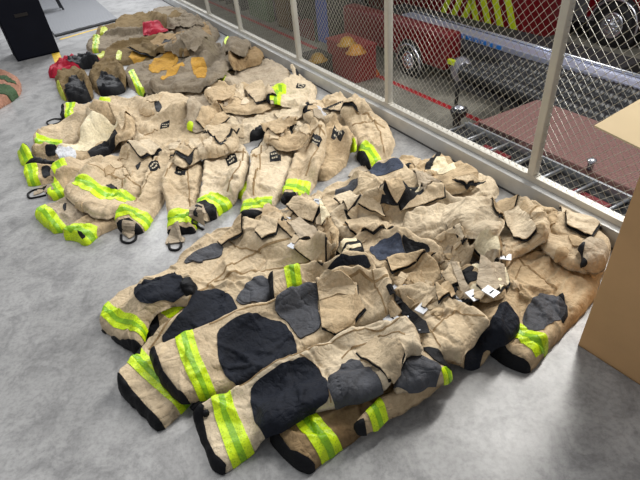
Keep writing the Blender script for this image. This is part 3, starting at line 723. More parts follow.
garment('suspender_straps', 'crumpled red suspender straps on the olive-brown trousers of the far heap', 'suspenders', [(142,34),(146,26),(156,22),(166,24),(168,30),(158,32),(150,36)], 'red', 0.04, r=.03, group=G3, amp=1.15, folds=1.4, shell='webbing')
garment(TR, 'soiled brown trousers lying in the middle of the far heap', 'trousers', [(92,62),(102,52),(125,46),(150,42),(180,38),(205,42),(215,52),(195,62),(160,60),(130,64),(105,66)], 'olive', 0.046, r=.034,
 parts=P_(patch('reflective_trim', 'limeold', [(95,58),(100,52),(106,53),(102,60)], .006), patch('reflective_trim', 'limeold', [(116,60),(118,53),(123,54),(121,61)], .006), patch('worn_patch', 'ochre', [(128,60),(135,50),(150,46),(158,50),(150,58),(136,62)], .005), flaps(74, 150, 42, 200, 56, 6, 8, ('khaki', 'olive', 'brown', 'white'), (4, 3, 3, 1))), group=G3, amp=1.15, folds=1.4)
garment(TR, 'grey khaki trousers with ochre knee and lime cuff bands facing left, far heap', 'trousers', [(122,78),(130,68),(150,62),(175,52),(200,46),(215,56),(205,72),(185,80),(165,86),(152,94),(140,94),(130,86)], 'khaki', 0.065, r=.04,
 parts=P_(('band', [(129,74),(140,94)], [(134,71),(148,93)], False), patch('worn_patch', 'ochre', [(148,72),(156,60),(172,52),(180,60),(170,72),(156,76)], .005)), group=G3, amp=1.15, folds=1.4)
garment(TR, 'dark brown leg folded over the top of the far heap below the red straps', 'trousers', [(140,48),(150,40),(172,34),(195,32),(208,38),(200,46),(178,50),(155,54)], 'brown', 0.05, parts=P_(flaps(81, 150, 38, 200, 48, 5, 7, ('khaki', 'olive', 'black'), (3, 3, 2))), group=G3, amp=1.15, folds=1.4)
garment(CT, 'grey khaki coat with a white tag in the middle of the far heap', 'coat', [(168,46),(185,40),(205,38),(222,42),(218,50),(200,54),(180,56)], 'khaki', 0.05, parts=P_(patch('white_tag', 'white', [(184,40),(192,36),(200,38),(198,43),(188,43)], .004), flaps(82, 175, 42, 215, 52, 6, 7, ('khaki', 'olive', 'brown', 'black'), (3, 3, 2, 2))), group=G3, amp=1.15, folds=1.4)
garment(TR, 'grey khaki trousers with two square ochre patches, right front of the far heap', 'trousers', [(148,88),(160,78),(178,66),(195,52),(212,42),(228,44),(240,52),(236,62),(225,74),(212,84),(190,90),(165,92)], 'khaki', 0.07, r=.04,
 parts=P_(patch('worn_patch', 'ochre', [(160,80),(172,68),(182,62),(186,68),(176,76),(164,82)], .005), patch('worn_patch', 'ochre', [(190,60),(203,58),(209,74),(207,80),(196,81)], .005)), creases=[([(180,60),(200,50),(215,60)], .02, .02)], group=G3, amp=1.15, folds=1.4)
garment(TR, 'rolled-up olive-brown leg by the kerb behind the far heap', 'trousers', [(228,60),(235,50),(250,48),(264,48),(268,56),(262,63),(245,66),(232,68)], 'brown', 0.07, r=.04, group=G3, amp=1.15, folds=1.4)
garment(CT, 'grey khaki cloth with a lime tab tucked against the kerb', 'coat', [(222,50),(224,42),(236,40),(252,40),(260,48),(248,52),(232,54)], 'khaki', 0.07, r=.06, parts=P_(patch('reflective_trim', 'lime', [(224,44),(228,41),(234,47),(231,49)], .006)), group=G3, amp=1.15, folds=1.4)
garment('suspender_straps', 'red and black suspender straps beside the left boot opening trousers', 'suspenders', [(48,76),(52,68),(64,66),(76,62),(86,57),(100,58),(98,65),(84,68),(66,72),(54,77)], 'red', 0.06, r=.04,
 parts=P_(patch('black_strap', 'black', [(68,66),(84,57),(100,58),(98,64),(82,66)], .005, 0)), group=G3, amp=1.15, folds=1.4, shell='webbing')
t = garment(TR, 'olive-brown trousers rolled down round a black boot opening, right one of the pair', 'trousers', [(88,76),(94,66),(106,60),(120,62),(126,72),(126,86),(114,94),(100,94),(92,88)], 'olive', 0.075, r=.045, parts=P_(
 patch('boot_opening', 'black', [(99,91),(97,83),(106,77),(116,79),(125,86),(116,92),(107,94)], .004)), group=G3, amp=1.15, folds=1.4)
t = garment(TR, 'olive-brown trousers rolled down round a black boot opening, left one of the pair', 'trousers', [(55,80),(64,72),(82,70),(90,80),(94,94),(86,101),(72,102),(60,96)], 'olive', 0.075, r=.045, parts=P_(
 patch('reflective_trim', 'limeold', [(56,84),(59,82),(66,98),(72,102),(62,99)], .006), patch('boot_opening', 'black', [(66,96),(67,86),(78,80),(86,86),(90,96),(80,101),(72,101)], .004)), group=G3, amp=1.15, folds=1.4)
garment('folded_garment', 'folded pink-brown and green cloth cut off by the left edge of the picture', 'clothes', [(-30,78),(-5,74),(10,74),(20,80),(21,92),(8,102),(-10,112),(-30,120)], 'camo_pink', 0.07, r=.04,
 parts=P_(patch('green_fold', 'camo_green', [(-20,88),(0,86),(16,90),(14,96),(-5,97),(-20,98)], .01), patch('green_fold', 'camo_green', [(-5,76),(8,78),(18,86),(12,86),(0,80)], .008)))

# ---------------------------------------------------------------- front heap of turnout gear
G1 = 'tan turnout gear in the front heap'
# lowest layer
garment(TR, 'brown-stained tan trouser leg sticking out under the front trousers, lime band and black hem', 'trousers',
 [(268,438),(275,425),(300,412),(330,398),(370,392),(410,372),(440,352),(452,368),(428,388),(402,402),(375,425),(345,445),(309,472),(298,468),(285,456)],
 'brown', 0.045, parts=P_(hem([(264,438),(276,432),(291,452),(314,462),(310,476),(285,460)]), ('band', [(285,410),(294,424),(324,463)], [(308,400),(313,414),(343,445)])), group=G1)
t = garment(TR, 'narrow tan leg end with short lime band at the lower edge of the front heap', 'trousers',
 [(353,424),(358,434),(368,434),(385,423),(402,412),(428,396),(445,382),(435,368),(405,380),(380,398)],
 'tan3', 0.04, parts=P_(hem([(350,424),(364,420),(367,436),(355,437)]), ('band', [(366,412),(374,430)], [(380,400),(388,416)])), group=G1)
garment(TR, 'tan trousers nearest the cardboard box with charcoal knees, lime band and black hem', 'trousers',
 [(488,350),(505,363),(530,372),(548,350),(567,330),(584,312),(596,296),(604,272),(610,248),(598,236),(570,238),(540,240),(515,248),(500,265),(492,300),(486,330)],
 'tan3', 0.05, parts=P_(seam([(515,262),(530,275),(556,292)]), seam([(505,258),(545,256),(590,262)]), seam([(500,320),(512,290),(520,270)]), hem([(484,347),(492,345),(512,357),(536,366),(532,378),(505,370)]), ('band', [(504,334),(512,343),(535,359)], [(520,328),(526,335),(550,346)]),
 patch('knee_patch', 'grey', [(521,322),(532,303),(540,296),(556,300),(566,306),(562,322),(545,330),(540,338),(524,335)]),
 patch('knee_patch', 'black', [(556,300),(562,297),(567,318),(562,326),(558,318)]),
 patch('pocket', 'tan3', [(583,270),(596,262),(604,272),(592,280)], 0.009)),
 creases=[([(508,262),(540,262),(575,268),(600,266)], .012, .01), ([(545,282),(560,300),(570,312)], .012, .008)], group=G1)
garment('turnout_coat', 'tan coat with grey hood shape beside the top corner of the cardboard box', 'coat',
 [(520,206),(535,198),(560,206),(585,220),(604,236),(612,250),(606,266),(588,272),(565,266),(542,250),(525,232)],
 'tan', 0.05, parts=P_(flaps(104, 535, 205, 595, 255, 6, 12, ('tan', 'tan2', 'tan3'), (1, 1, 1)), patch('pocket_flap', 'tan3', [(556,250),(567,250),(567,258),(556,257)], 0.007)),
 group=G1, creases=[([(540,230),(560,236),(590,240)], .012, .008)])
garment('turnout_hood', 'grey-tan rounded cloth piece beside the cardboard box with a black crescent lining', 'hood',
 [(578,245),(588,236),(602,240),(610,252),(606,268),(594,272),(580,265),(584,254)], 'tan4', 0.05, parts=P_(patch('lining', 'black', [(574,262),(576,248),(585,242),(583,254),(588,266)])), group=G1)
garment('turnout_coat', 'tan coat with flap pocket and slit lying near the fence right of the heap', 'coat',
 [(484,212),(492,203),(510,205),(520,198),(534,203),(543,214),(552,228),(548,240),(530,248),(512,258),(505,268),(488,262),(470,250),(468,232)],
 'tan', 0.05, parts=P_(flaps(105, 480, 210, 545, 258, 6, 11, ('tan', 'tan2', 'tan3'), (1, 1, 1)), patch('pocket', 'tan2', [(505,222),(516,216),(527,230),(518,236)], 0.008), patch('slit', 'black', [(513,241),(530,235),(531,237),(514,243)], 0.002, 0)),
 creases=[([(552,225),(530,234),(512,250)], .01, .007)], group=G1)
garment(TR, 'tan trousers at the fence end of the front heap with a crumpled rounded end', 'trousers',
 [(445,196),(450,180),(468,175),(490,180),(501,184),(500,193),(485,200),(478,212),(460,214),(448,208)], 'tan2', 0.05,
 parts=P_(patch('lining', 'black', [(456,193),(464,190),(463,199),(458,198)])), crumple=[((490,187), .05, .01)], group=G1)
garment('turnout_coat', 'tan coat opened to a cream triangular lining at the fence end of the front heap', 'coat',
 [(392,166),(404,157),(425,163),(440,153),(452,160),(470,170),(480,178),(470,190),(445,196),(430,190),(410,190),(396,180)], 'tan3', 0.04,
 parts=P_(flaps(103, 398, 160, 440, 190, 8, 8), patch('lining', 'black', [(424,170),(430,163),(440,152),(441,157),(432,168),(428,178)]), patch('lining', 'cream', [(429,171),(441,156),(458,171),(444,178),(440,177)]),
 patch('lining', 'black', [(394,160),(405,168),(412,166),(408,176),(398,172)])), crumple=[((425,175), .08, .012)], group=G1)
garment(TR, 'tan trouser leg ending in a slate blue patch below the strapped cuff at the fence', 'trousers',
 [(368,172),(378,161),(396,158),(405,164),(412,172),(428,182),(440,195),(430,212),(400,215),(375,212),(362,198),(358,184)], 'tan', 0.05,
 parts=P_(patch('knee_patch', 'blue', [(367,173),(376,163),(396,159),(405,168),(396,173),(385,176),(372,178)])), group=G1)
garment(TR, 'tan leg with a narrow charcoal patch pointing at the gap between the two big heaps', 'trousers',
 [(303,207),(312,196),(330,188),(350,180),(372,180),(395,190),(405,205),(395,215),(370,215),(340,222),(318,226),(302,220)], 'tan', 0.05,
 parts=P_(flaps(111, 310, 200, 400, 218, 7, 9, ('tan', 'tan2', 'tan3', 'black'), (4, 4, 4, 2)), patch('knee_patch', 'grey', [(334,199),(338,192),(352,184),(358,182),(358,191),(345,197)])), group=G1)
t = garment(TR, 'tan trousers with open black fly and cream lining behind the blue knee', 'trousers',
 [(322,226),(330,212),(352,200),(380,194),(400,186),(425,184),(450,192),(470,198),(486,210),(492,226),(470,232),(440,238),(415,240),(380,238),(345,242)],
 'tan2', 0.05, parts=P_(flaps(102, 335, 195, 400, 235, 12, 10, ('tan', 'tan3', 'tan2', 'black'), (4, 4, 3, 2)), patch('waist_lining', 'black', [(394,189),(412,182),(422,184),(420,190),(402,193),(410,205),(408,212),(400,203)]),
 patch('lining', 'cream', [(398,194),(422,187),(412,205)]), patch('slit', 'black', [(364,212),(384,205),(384,209),(370,213)], 0.002, 0), patch('pocket', 'tan3', [(380,202),(392,199),(400,212),(388,215)], 0.006)),
 creases=[([(425,188),(440,200),(470,206)], .012, .008), ([(360,200),(380,200)], .008, .006)], group=G1)
garment(TR, 'brownish tan leg with angular folded end behind the open cream lining', 'trousers',
 [(456,222),(468,214),(484,218),(495,232),(504,250),(498,262),(486,262),(474,252),(462,238)], 'brown', 0.03,
 parts=P_(patch('lining', 'black', [(486,256),(498,254),(500,262),(487,263)])), group=G1)
garment(TR, 'broad smooth tan seat of trousers across the centre of the front heap', 'trousers',
 [(404,214),(420,206),(440,200),(470,200),(496,208),(506,220),(500,236),(480,240),(462,232),(448,236),(438,246),(415,248),(400,238)],
 'tan2', 0.045, creases=[([(410,238),(440,228),(460,226)], .012, .008)], group=G1)
garment('turnout_coat', 'small tan coat panel with flap pocket in the centre of the front heap', 'coat',
 [(424,252),(436,236),(450,225),(462,224),(470,240),(474,258),(466,270),(448,274),(432,266)], 'tan', 0.045,
 parts=P_(flaps(106, 435, 240, 468, 268, 7, 8), patch('pocket', 'tan2', [(447,228),(456,225),(464,240),(455,243)], 0.008)), crumple=[((450,258), .06, .008)], group=G1)
t = garment(TR, 'tan trousers with slate blue knee and black side panel in the front heap', 'trousers',
 [(330,252),(350,240),(375,226),(400,226),(425,240),(445,248),(440,262),(420,266),(395,270),(360,272),(335,268)], 'tan', 0.045,
 parts=P_(flaps(107, 340, 240, 368, 266, 6, 8), patch('knee_patch', 'blue', [(368,252),(382,240),(400,236),(406,258),(390,262),(378,262)]), patch('side_panel', 'black', [(401,236),(416,244),(430,249),(429,258),(407,260)])), group=G1)
t = garment('suspender_harness', 'black and white striped suspender straps in the middle of the front heap', 'suspenders',
 [(334,254),(340,244),(352,238),(362,242),(364,252),(354,262),(340,262)], 'black', 0.03, parts=P_(
 patch('pale_stripe', 'cream', [(338,252),(346,243),(356,240),(357,243),(348,246),(341,255)], .004, 0), patch('pale_stripe', 'cream', [(341,258),(348,249),(360,245),(361,248),(350,252),(344,260)], .004, 0)), group=G1, shell='webbing')
t = garment('turnout_coat', 'crumpled tan waist cloth with strap ends at the left top of the front heap', 'coat',
 [(246,238),(255,222),(272,210),(292,202),(312,206),(330,216),(340,232),(338,250),(325,262),(300,262),(275,255),(258,250)], 'tan3', 0.05,
 crumple=[((290,215), .08, .014), ((320,240), .09, .014)], amp=1.1, group=G1,
 parts=P_(flaps(101, 255, 208, 335, 255, 22, 9), patch('lining', 'black', [(322,195),(326,200),(322,216),(316,220),(320,206)]), patch('flap', 'cream', [(324,205),(330,222),(322,222)], .006), patch('pocket', 'tan', [(290,212),(305,204),(314,212),(300,222)], .008)))
garment(CT, 'plain tan waistband with flap pocket between the blue knee and the snap fly', 'coat',
 [(378,264),(400,257),(425,253),(440,266),(444,285),(432,302),(402,304),(386,288)], 'tan3', 0.05, parts=P_(flaps(109, 388, 262, 436, 298, 7, 9, ('tan', 'tan2', 'tan3', 'black'), (3, 3, 3, 1)), patch('pocket_flap', 'tan', [(392,262),(412,256),(418,266),(398,272)], .008)), creases=[([(385,285),(410,270),(425,258)], .01, .008)], group=G1)
# trousers with two legs, left
garment(TR, 'leg end with lime band and black lining glimpsed between the two left legs', 'trousers',
 [(140,320),(148,308),(168,298),(190,294),(200,305),(195,320),(175,334),(150,344)], 'tan3', 0.03, parts=P_(patch('reflective_trim', 'lime', [(164,306),(182,298),(188,310),(172,322),(162,318)]), patch('lining', 'black', [(138,318),(152,306),(160,312),(160,330),(146,346)])), group=G1)
t = garment(TR, 'large two-legged tan trousers at the left of the front heap with navy knees', 'trousers',
 [(99,325),(104,308),(122,292),(150,282),(172,270),(183,258),(192,247),(215,234),(245,222),(270,222),(300,232),(330,245),(340,260),(322,275),(290,290),(270,305),(252,322),(225,345),(205,378),(187,405),(160,431),(140,412),(117,387),(128,372),(140,352),(155,334),(172,320),(190,306),(178,303),(160,309),(148,320),(144,338),(140,354),(118,342)],
 'tan', 0.055, smooth=1, parts=P_(seam([(150,352),(180,312),(215,282),(250,258),(290,240)]), seam([(215,285),(250,275),(290,268),(320,262)]), seam([(240,325),(225,300),(212,288)]), seam([(225,240),(240,250),(262,256)]), hem([(96,322),(104,328),(120,339),(143,345),(142,358),(118,350),(98,334)]), ('band', [(100,316),(116,330),(143,337)], [(108,302),(122,315),(146,325)]),
 hem([(112,388),(122,379),(142,402),(166,426),(160,436),(138,418)]), ('band', [(130,368),(150,385),(182,412)], [(142,350),(162,372),(196,396)]),
 patch('knee_patch', 'navy', [(133,291),(150,284),(175,282),(190,286),(194,296),(170,300),(150,307),(140,306)]),
 patch('knee_patch', 'navy', [(160,342),(180,318),(196,296),(215,291),(232,298),(239,312),(232,325),(205,340),(180,350)]),
 patch('thigh_pocket', 'grey', [(183,267),(196,254),(215,245),(224,248),(222,258),(205,262)], .007), patch('pocket_flap', 'grey', [(188,263),(196,257),(204,260),(203,266)], .011),
 patch('thigh_pocket', 'grey', [(236,302),(250,286),(262,280),(272,285),(272,305),(255,306),(242,308)], .007), patch('pocket_flap', 'grey', [(238,300),(244,294),(270,298),(270,305),(245,307)], .010)),
 creases=[([(250,225),(230,250),(195,285)], .010, .010), ([(270,250),(255,275)], .008, .006), ([(160,318),(150,340)], .008, .006)], group=G1)
garment('boot_tab', 'round black knee end poking out between the two legs of the left trousers', 'cuff',
 [(179,286),(183,278),(192,277),(197,286),(196,296),(186,297)], 'black', 0.035, group=G1, lift=-0.02)
garment(CT, 'small tan cloth between the striped suspender straps and the crosswise leg', 'coat', [(312,268),(322,256),(338,250),(354,256),(356,268),(338,276),(318,276)], 'tan3', 0.035, parts=P_(flaps(120, 320, 256, 350, 270, 3, 8)), group=G1)
t = garment(TR, 'tan leg with black hem and lime band lying crosswise on the front heap', 'trousers',
 [(268,273),(285,270),(305,263),(330,258),(350,252),(372,254),(378,272),(360,284),(330,290),(310,296),(290,301),(271,302)], 'tan', 0.05,
 parts=P_(hem([(265,272),(273,270),(275,302),(268,304)]), ('band', [(284,266),(288,292)], [(299,262),(303,290)]), patch('side_panel', 'navy', [(326,277),(340,266),(352,260),(366,258),(372,268),(355,272),(338,280)])), group=G1)
# jumble of waists right of the middle
t = garment(TR, 'tan trousers with long narrow navy knee beside the trousers nearest the box', 'trousers',
 [(420,352),(428,330),(430,305),(440,292),(470,282),(500,268),(516,280),(520,300),(521,325),(510,340),(490,352),(480,365),(465,366),(445,360)],
 'tan3', 0.055, parts=P_(flaps(108, 470, 275, 516, 305, 10, 8), patch('knee_patch', 'navy', [(464,364),(466,350),(478,340),(490,328),(496,316),(499,308),(508,308),(520,320),(521,332),(512,340),(498,345),(484,352),(479,364)])), crumple=[((490,280), .10, .012)], group=G1)
t = garment('turnout_coat', 'opened tan coat with folded cream lining and black edge, right of centre of the heap', 'coat',
 [(448,292),(440,278),(450,268),(470,262),(486,262),(498,276),(508,290),(500,299),(486,302),(466,302)], 'tan3', 0.03,
 parts=P_(patch('lining', 'cream', [(470,268),(484,265),(496,278),(490,288),(476,296),(464,298),(470,290),(482,284),(482,276)]), patch('lining', 'black', [(452,282),(466,274),(478,274),(478,282),(464,288),(452,288)]), patch('lining', 'black', [(455,274),(472,268),(474,272),(460,280)]), patch('edge', 'black', [(470,262),(476,260),(497,276),(494,280)], .005, 0), patch('edge', 'black', [(446,284),(452,284),(462,296),(480,298),(480,302),(460,301)], .005, 0)), group=G1)
t = garment(TR, 'tan trousers with black snap fly and charcoal shin patch beside the frontmost trousers', 'trousers',
 [(392,392),(398,372),(392,350),(385,325),(388,300),(398,285),(420,282),(440,290),(452,300),(470,305),(486,314),(492,322),(480,335),(466,350),(462,364),(440,356),(452,374),(446,384),(430,384),(415,390)],
 'tan', 0.05, smooth=1, parts=P_(seam([(430,335),(455,318),(485,318)]), seam([(398,292),(410,320),(440,350)]), flaps(110, 400, 285, 480, 345, 14, 10, ('tan', 'tan2', 'tan3', 'black'), (4, 4, 4, 1.5)), patch('shin_patch', 'grey', [(391,386),(396,370),(394,356),(408,356),(425,362),(442,370),(436,384),(415,390)]),
 patch('hem', 'black', [(421,352),(430,350),(452,364),(449,372),(436,366)], .005), ('band', [(440,372),(446,386)], [(450,366),(458,378)]), patch('pocket_flap', 'tan3', [(385,312),(400,300),(405,315),(392,324)], .008)),
 creases=[([(400,300),(430,330),(455,345)], .01, .008), ([(452,300),(470,330)], .008, .006)], group=G1, crumple=[((430,310), .08, .008)])
FLY = t
# T4, with big navy knee and charcoal pocket
t = garment(TR, 'tan trousers with large navy knee and rounded charcoal thigh pocket, second from the front', 'trousers',
 [(149,352),(160,344),(185,333),(215,322),(245,308),(275,298),(290,288),(310,282),(335,277),(365,270),(388,266),(392,282),(395,305),(385,318),(360,328),(338,340),(318,348),(300,360),(268,376),(240,386),(212,396),(183,403),(170,392),(158,376)],
 'tan', 0.06, smooth=1, amp=.9, parts=P_(seam([(210,326),(250,310),(285,294),(320,284)]), seam([(318,300),(336,296),(355,298)]), seam([(330,290),(360,280),(388,276)]), seam([(372,270),(376,290),(386,312)]), hem([(145,352),(155,347),(164,372),(178,390),(188,398),(184,408),(168,398),(154,378)]), ('band', [(175,336),(182,362),(198,397)], [(192,328),(200,356),(216,393)]),
 patch('knee_patch', 'navy', [(218,333),(235,322),(262,317),(285,325),(297,345),(297,357),(270,373),(245,386),(228,382),(219,362)]),
 patch('thigh_pocket', 'grey', [(275,302),(285,290),(305,283),(318,286),(320,305),(322,330),(308,338),(300,343),(288,325),(276,315)], .008),
 patch('cargo_pocket', 'tan3', [(318,292),(335,288),(355,296),(362,312),(352,328),(335,336),(323,330),(318,310)], .013), patch('pocket_flap', 'tan', [(318,288),(338,280),(354,284),(356,297),(338,296),(322,302)], .018)),
 creases=[([(300,352),(330,335),(360,325)], .012, .01), ([(356,285),(372,305),(375,320)], .008, .006)], group=G1)
t = garment(TR, 'frontmost tan trousers with square navy knee and wide lime band at the cuff', 'trousers',
 [(192,412),(200,403),(225,392),(252,378),(275,362),(305,350),(330,338),(355,325),(385,318),(405,318),(418,332),(425,352),(408,352),(398,372),(385,388),(365,398),(340,404),(310,410),(285,428),(255,446),(222,472),(214,468),(206,450),(198,432)],
 'tan2', 0.06, smooth=1, amp=.9, parts=P_(seam([(240,388),(262,372),(300,354),(335,340),(365,328),(400,322)]), seam([(300,356),(318,368),(328,386),(331,402)]), seam([(342,362),(352,350),(380,338),(405,338)]), hem([(188,412),(200,402),(205,408),(204,420),(208,440),(216,456),(226,464),(218,476),(206,462),(196,436)]), ('band', [(210,393),(216,420),(232,466)], [(229,386),(236,412),(254,450)]),
 patch('knee_patch', 'navy', [(251,392),(256,384),(278,370),(303,358),(318,367),(328,385),(330,400),(312,408),(300,415),(280,430),(266,436),(256,425),(252,408)]),
 patch('shin_patch', 'grey', [(326,385),(338,375),(350,362),(360,364),(378,378),(384,388),(368,398),(348,405),(338,408),(332,398)], .006), patch('pocket_flap', 'grey', [(328,388),(345,380),(350,392),(338,402)], .010),
 patch('cargo_pocket', 'tan', [(358,362),(376,350),(396,345),(400,355),(398,372),(390,378),(374,368)], .012)),
 creases=[([(310,352),(325,370),(330,385)], .012, .008), ([(330,340),(345,350),(370,350)], .01, .008)], group=G1, crumple=[((225,405), .05, .006)])
child_mesh(BM().tube(spline([tuple(p) for p in on_cloth([(192,410),(198,402),(204,404),(206,414)], .01)], 4), 0.012, 8), 'rolled_edge', 'black', t)

t = FLY
ribbon(t, [(388,292),(398,305),(412,322),(424,336)], 0.04, 'snap_fly', 'black', 0.008)
for p in [(397,303),(408,317),(420,331)]:
    c = on_cloth([p], 0.02)[0]; child_mesh(BM().lathe(c, (0, 0, 1), [(0, .006), (.003, .005), (.004, .001)], 12), 'snap', 'clip', t)

FLAPS = [([(218,243),(232,230),(246,225),(242,234),(229,242),(222,247)], 'tan3'), ([(287,210),(304,205),(323,217),(313,225),(298,219)], 'tan'), ([(286,228),(300,221),(317,231),(318,245),(300,240)], 'tan4'),
 ([(255,232),(270,220),(284,222),(276,234),(262,240)], 'tan'), ([(320,205),(331,221),(322,228)], 'cream'), ([(334,202),(350,195),(364,204),(348,211)], 'tan2'), ([(358,206),(374,196),(385,203),(366,213)], 'tan'),
 ([(380,198),(394,193),(405,206),(397,215)], 'tan3'), ([(345,222),(372,216),(393,228),(373,235),(350,232)], 'tan'), ([(446,224),(458,219),(471,236),(462,243)], 'tan2'),
 ([(470,262),(494,260),(509,284),(500,291),(486,274)], 'cream'), ([(478,272),(498,276),(506,290),(490,297),(476,286)], 'tan4'), ([(440,276),(456,270),(463,281),(448,289)], 'tan'), ([(432,292),(448,285),(455,298),(438,304)], 'tan3'),
 ([(488,214),(500,204),(517,202),(513,212),(498,221)], 'tan3'), ([(502,220),(517,212),(535,232),(526,241),(513,238)], 'tan2'), ([(556,210),(580,218),(601,232),(590,239),(566,226)], 'tan2'),
 ([(386,266),(428,254),(434,262),(392,276)], 'tan3'), ([(300,242),(330,262),(322,268),(294,250)], 'tan'), ([(268,214),(300,232),(294,238),(262,222)], 'tan3'), ([(398,206),(440,196),(444,202),(402,213)], 'tan'), ([(452,268),(472,300),(464,304),(446,276)], 'tan4'), ([(412,172),(430,178),(440,192),(424,194)], 'tan4'), ([(452,180),(470,176),(484,186),(466,192)], 'tan'),
 ([(318,291),(338,284),(356,292),(365,310),(352,328),(336,336),(322,328)], 'tan3'), ([(317,288),(340,279),(357,285),(358,299),(338,297),(320,303)], 'tan'), ([(357,363),(376,348),(398,344),(404,356),(398,374),(388,380),(374,369)], 'tan'),
 ([(196,120),(216,112),(230,121),(210,132)], 'tan3'), ([(112,112),(127,109),(136,122),(122,131)], 'tan'), ([(128,149),(150,141),(162,152),(142,159)], 'tan2'), ([(246,93),(262,86),(276,96),(256,103)], 'tan'), ([(206,97),(222,89),(234,98),(214,105)], 'tan3'),
 ([(274,113),(296,107),(308,118),(284,125)], 'tan2'), ([(205,137),(226,130),(241,138),(222,149)], 'tan'), ([(261,129),(284,120),(299,126),(280,137)], 'tan3'), ([(323,109),(344,103),(358,112),(336,119)], 'tan'), ([(172,166),(186,152),(198,156),(190,164)], 'tan3'),
 ([(165,24),(185,16),(204,26),(186,33)], 'khaki'), ([(182,46),(204,40),(218,50),(196,57)], 'khaki'), ([(128,50),(150,42),(164,48),(142,56)], 'olive')]
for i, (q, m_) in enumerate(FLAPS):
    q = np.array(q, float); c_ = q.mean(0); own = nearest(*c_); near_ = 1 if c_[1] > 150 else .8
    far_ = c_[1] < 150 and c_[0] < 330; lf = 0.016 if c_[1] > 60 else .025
    if not far_ or i % 3 == 0: loose_flap(own, (c_ + (q - c_) * 1.04 + np.array([.5, 1.2]) * near_).tolist(), lf * .5, 'black', 600 + i, 'lining', 0.002)  # black lining sheet, shifted so it also paints a shadow outline under the flap
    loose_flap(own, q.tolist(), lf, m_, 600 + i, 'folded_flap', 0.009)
for a, b in [((298,238),(292,246)), ((322,230),(314,239)), ((322,194),(316,203)), ((405,276),(397,288)), ((430,298),(421,310)), ((398,312),(389,320)), ((457,312),(457,299)), ((483,303),(471,297)), ((494,300),(488,290)), ((508,262),(499,270)), ((292,214),(284,222)), ((440,290),(432,296))]:
    clip_tab(nearest(*b), a, b, 0.036)

# ---------------------------------------------------------------- cardboard box, far left things, floor tape
def group_part(b, name, mat, parent, smooth=False, bevel=0.0):
    o = b.build(name, mat, None, smooth, bevel); o.parent = parent
    o.matrix_parent_inverse = Matrix.Translation(-Vector(parent.location)); return o
M['card'] = plain('brown_cardboard', (208, 166, 118), 0.75, 0, 0.07, 5)
M['cardin'] = plain('pale_inner_cardboard', (250, 224, 178), 0.75, 0, 0.05, 5)
C = un(578, 345); D = un(640, 385); e1 = (D - C) / np.linalg.norm(D - C); e2 = np.array([-e1[1], e1[0], 0]); BHT = 0.80; BL = 0.9; BD = 0.42
cb = thing('cardboard_box', 'tall open brown cardboard box standing on the floor at the right edge of the picture', 'box', tuple(C + e1 * BL / 2 + e2 * BD / 2))
def wallp(a, b_, inward): 
    return BM().prism([a, b_, b_ + inward * .006, a + inward * .006], (0, 0, BHT))
up = np.array([0, 0, 1.])
group_part(wallp(C, C + e1 * BL, e2), 'side_panel', M['card'], cb); group_part(wallp(C + e2 * BD, C + e1 * BL + e2 * BD, -e2), 'side_panel', M['card'], cb)
group_part(wallp(C + e2 * .006, C + e2 * (BD - .006), e1), 'end_panel', M['card'], cb); group_part(wallp(C + e1 * BL + e2 * .006, C + e1 * BL + e2 * (BD - .006), -e1), 'end_panel', M['card'], cb)
group_part(BM().prism([C, C + e1 * BL, C + e1 * BL + e2 * BD, C + e2 * BD], (0, 0, .006)), 'bottom_panel', M['card'], cb)
ct = C + up * BHT
tip = un(594, 127, 0.86); tb = un(668, 124, 0.83)
def flap(pts): 
    b = BM(); b.prism(pts, (0, 0, 0.005)); return group_part(b, 'top_flap', M['cardin'], cb)
flap([ct + e1 * .02, tip, un(668, 84, 0.90), ct + e2 * (BD - .02)])
flap([ct + e1 * .03, ct + e1 * (BL - .03), ct + e1 * (BL - .05) - e2 * .02 - up * .16, ct + e1 * .3 - e2 * .02 - up * .16])

# black cabinet, bench, tread plate
bk = plain('black_cabinet_paint', (20, 22, 30), 0.9, 0, 0.1, 6); bk.node_tree.nodes['Principled BSDF'].inputs['Specular IOR Level'].default_value = 0.1
Pq, Qq = un(18, 62), un(60, 52); ex = (Qq - Pq) / np.linalg.norm(Qq - Pq); ey = np.array([-ex[1], ex[0], 0]); cw = np.linalg.norm(Qq - Pq)
cab = thing('cabinet', 'black cabinet with a small recessed handle standing at the top left corner', 'cabinet', tuple(Pq + ex * cw / 2 + ey * .25))
group_part(BM().prism([Pq, Qq, Qq + ey * .5, Pq + ey * .5], (0, 0, 0.95)), 'body', bk, cab, bevel=.006)
group_part(BM().prism([Pq + ex * .01 - ey * .012 + up * .02, Qq - ex * .01 - ey * .012 + up * .02, Qq - ex * .01 + ey * .002 + up * .02, Pq + ex * .01 + ey * .002 + up * .02], (0, 0, .9)), 'front_panel', bk, cab, bevel=.004)
h_ = Pq + ex * cw * .5 - ey * .014 + up * .46
group_part(BM().prism([h_ - ex * .07, h_ + ex * .07, h_ + ex * .07 - ey * .006, h_ - ex * .07 - ey * .006], (0, 0, .035)), 'handle', plain('matt_black_plastic', (14, 14, 16), 0.4), cab)
lk = Pq - ex * 0.35 + ey * .35
kk = thing('tool_case', 'small dark case on the floor cut off by the left picture edge beside the cabinet', 'case', tuple(un(-6, 46)))
k0 = un(-14, 46); group_part(BM().box(k0 + up * .05, ex * .17, ey * .12, up * .05), 'body', bk, kk, bevel=.01); group_part(BM().box(k0 + up * .105, ex * .15, ey * .10, up * .006), 'lid', bk, kk)
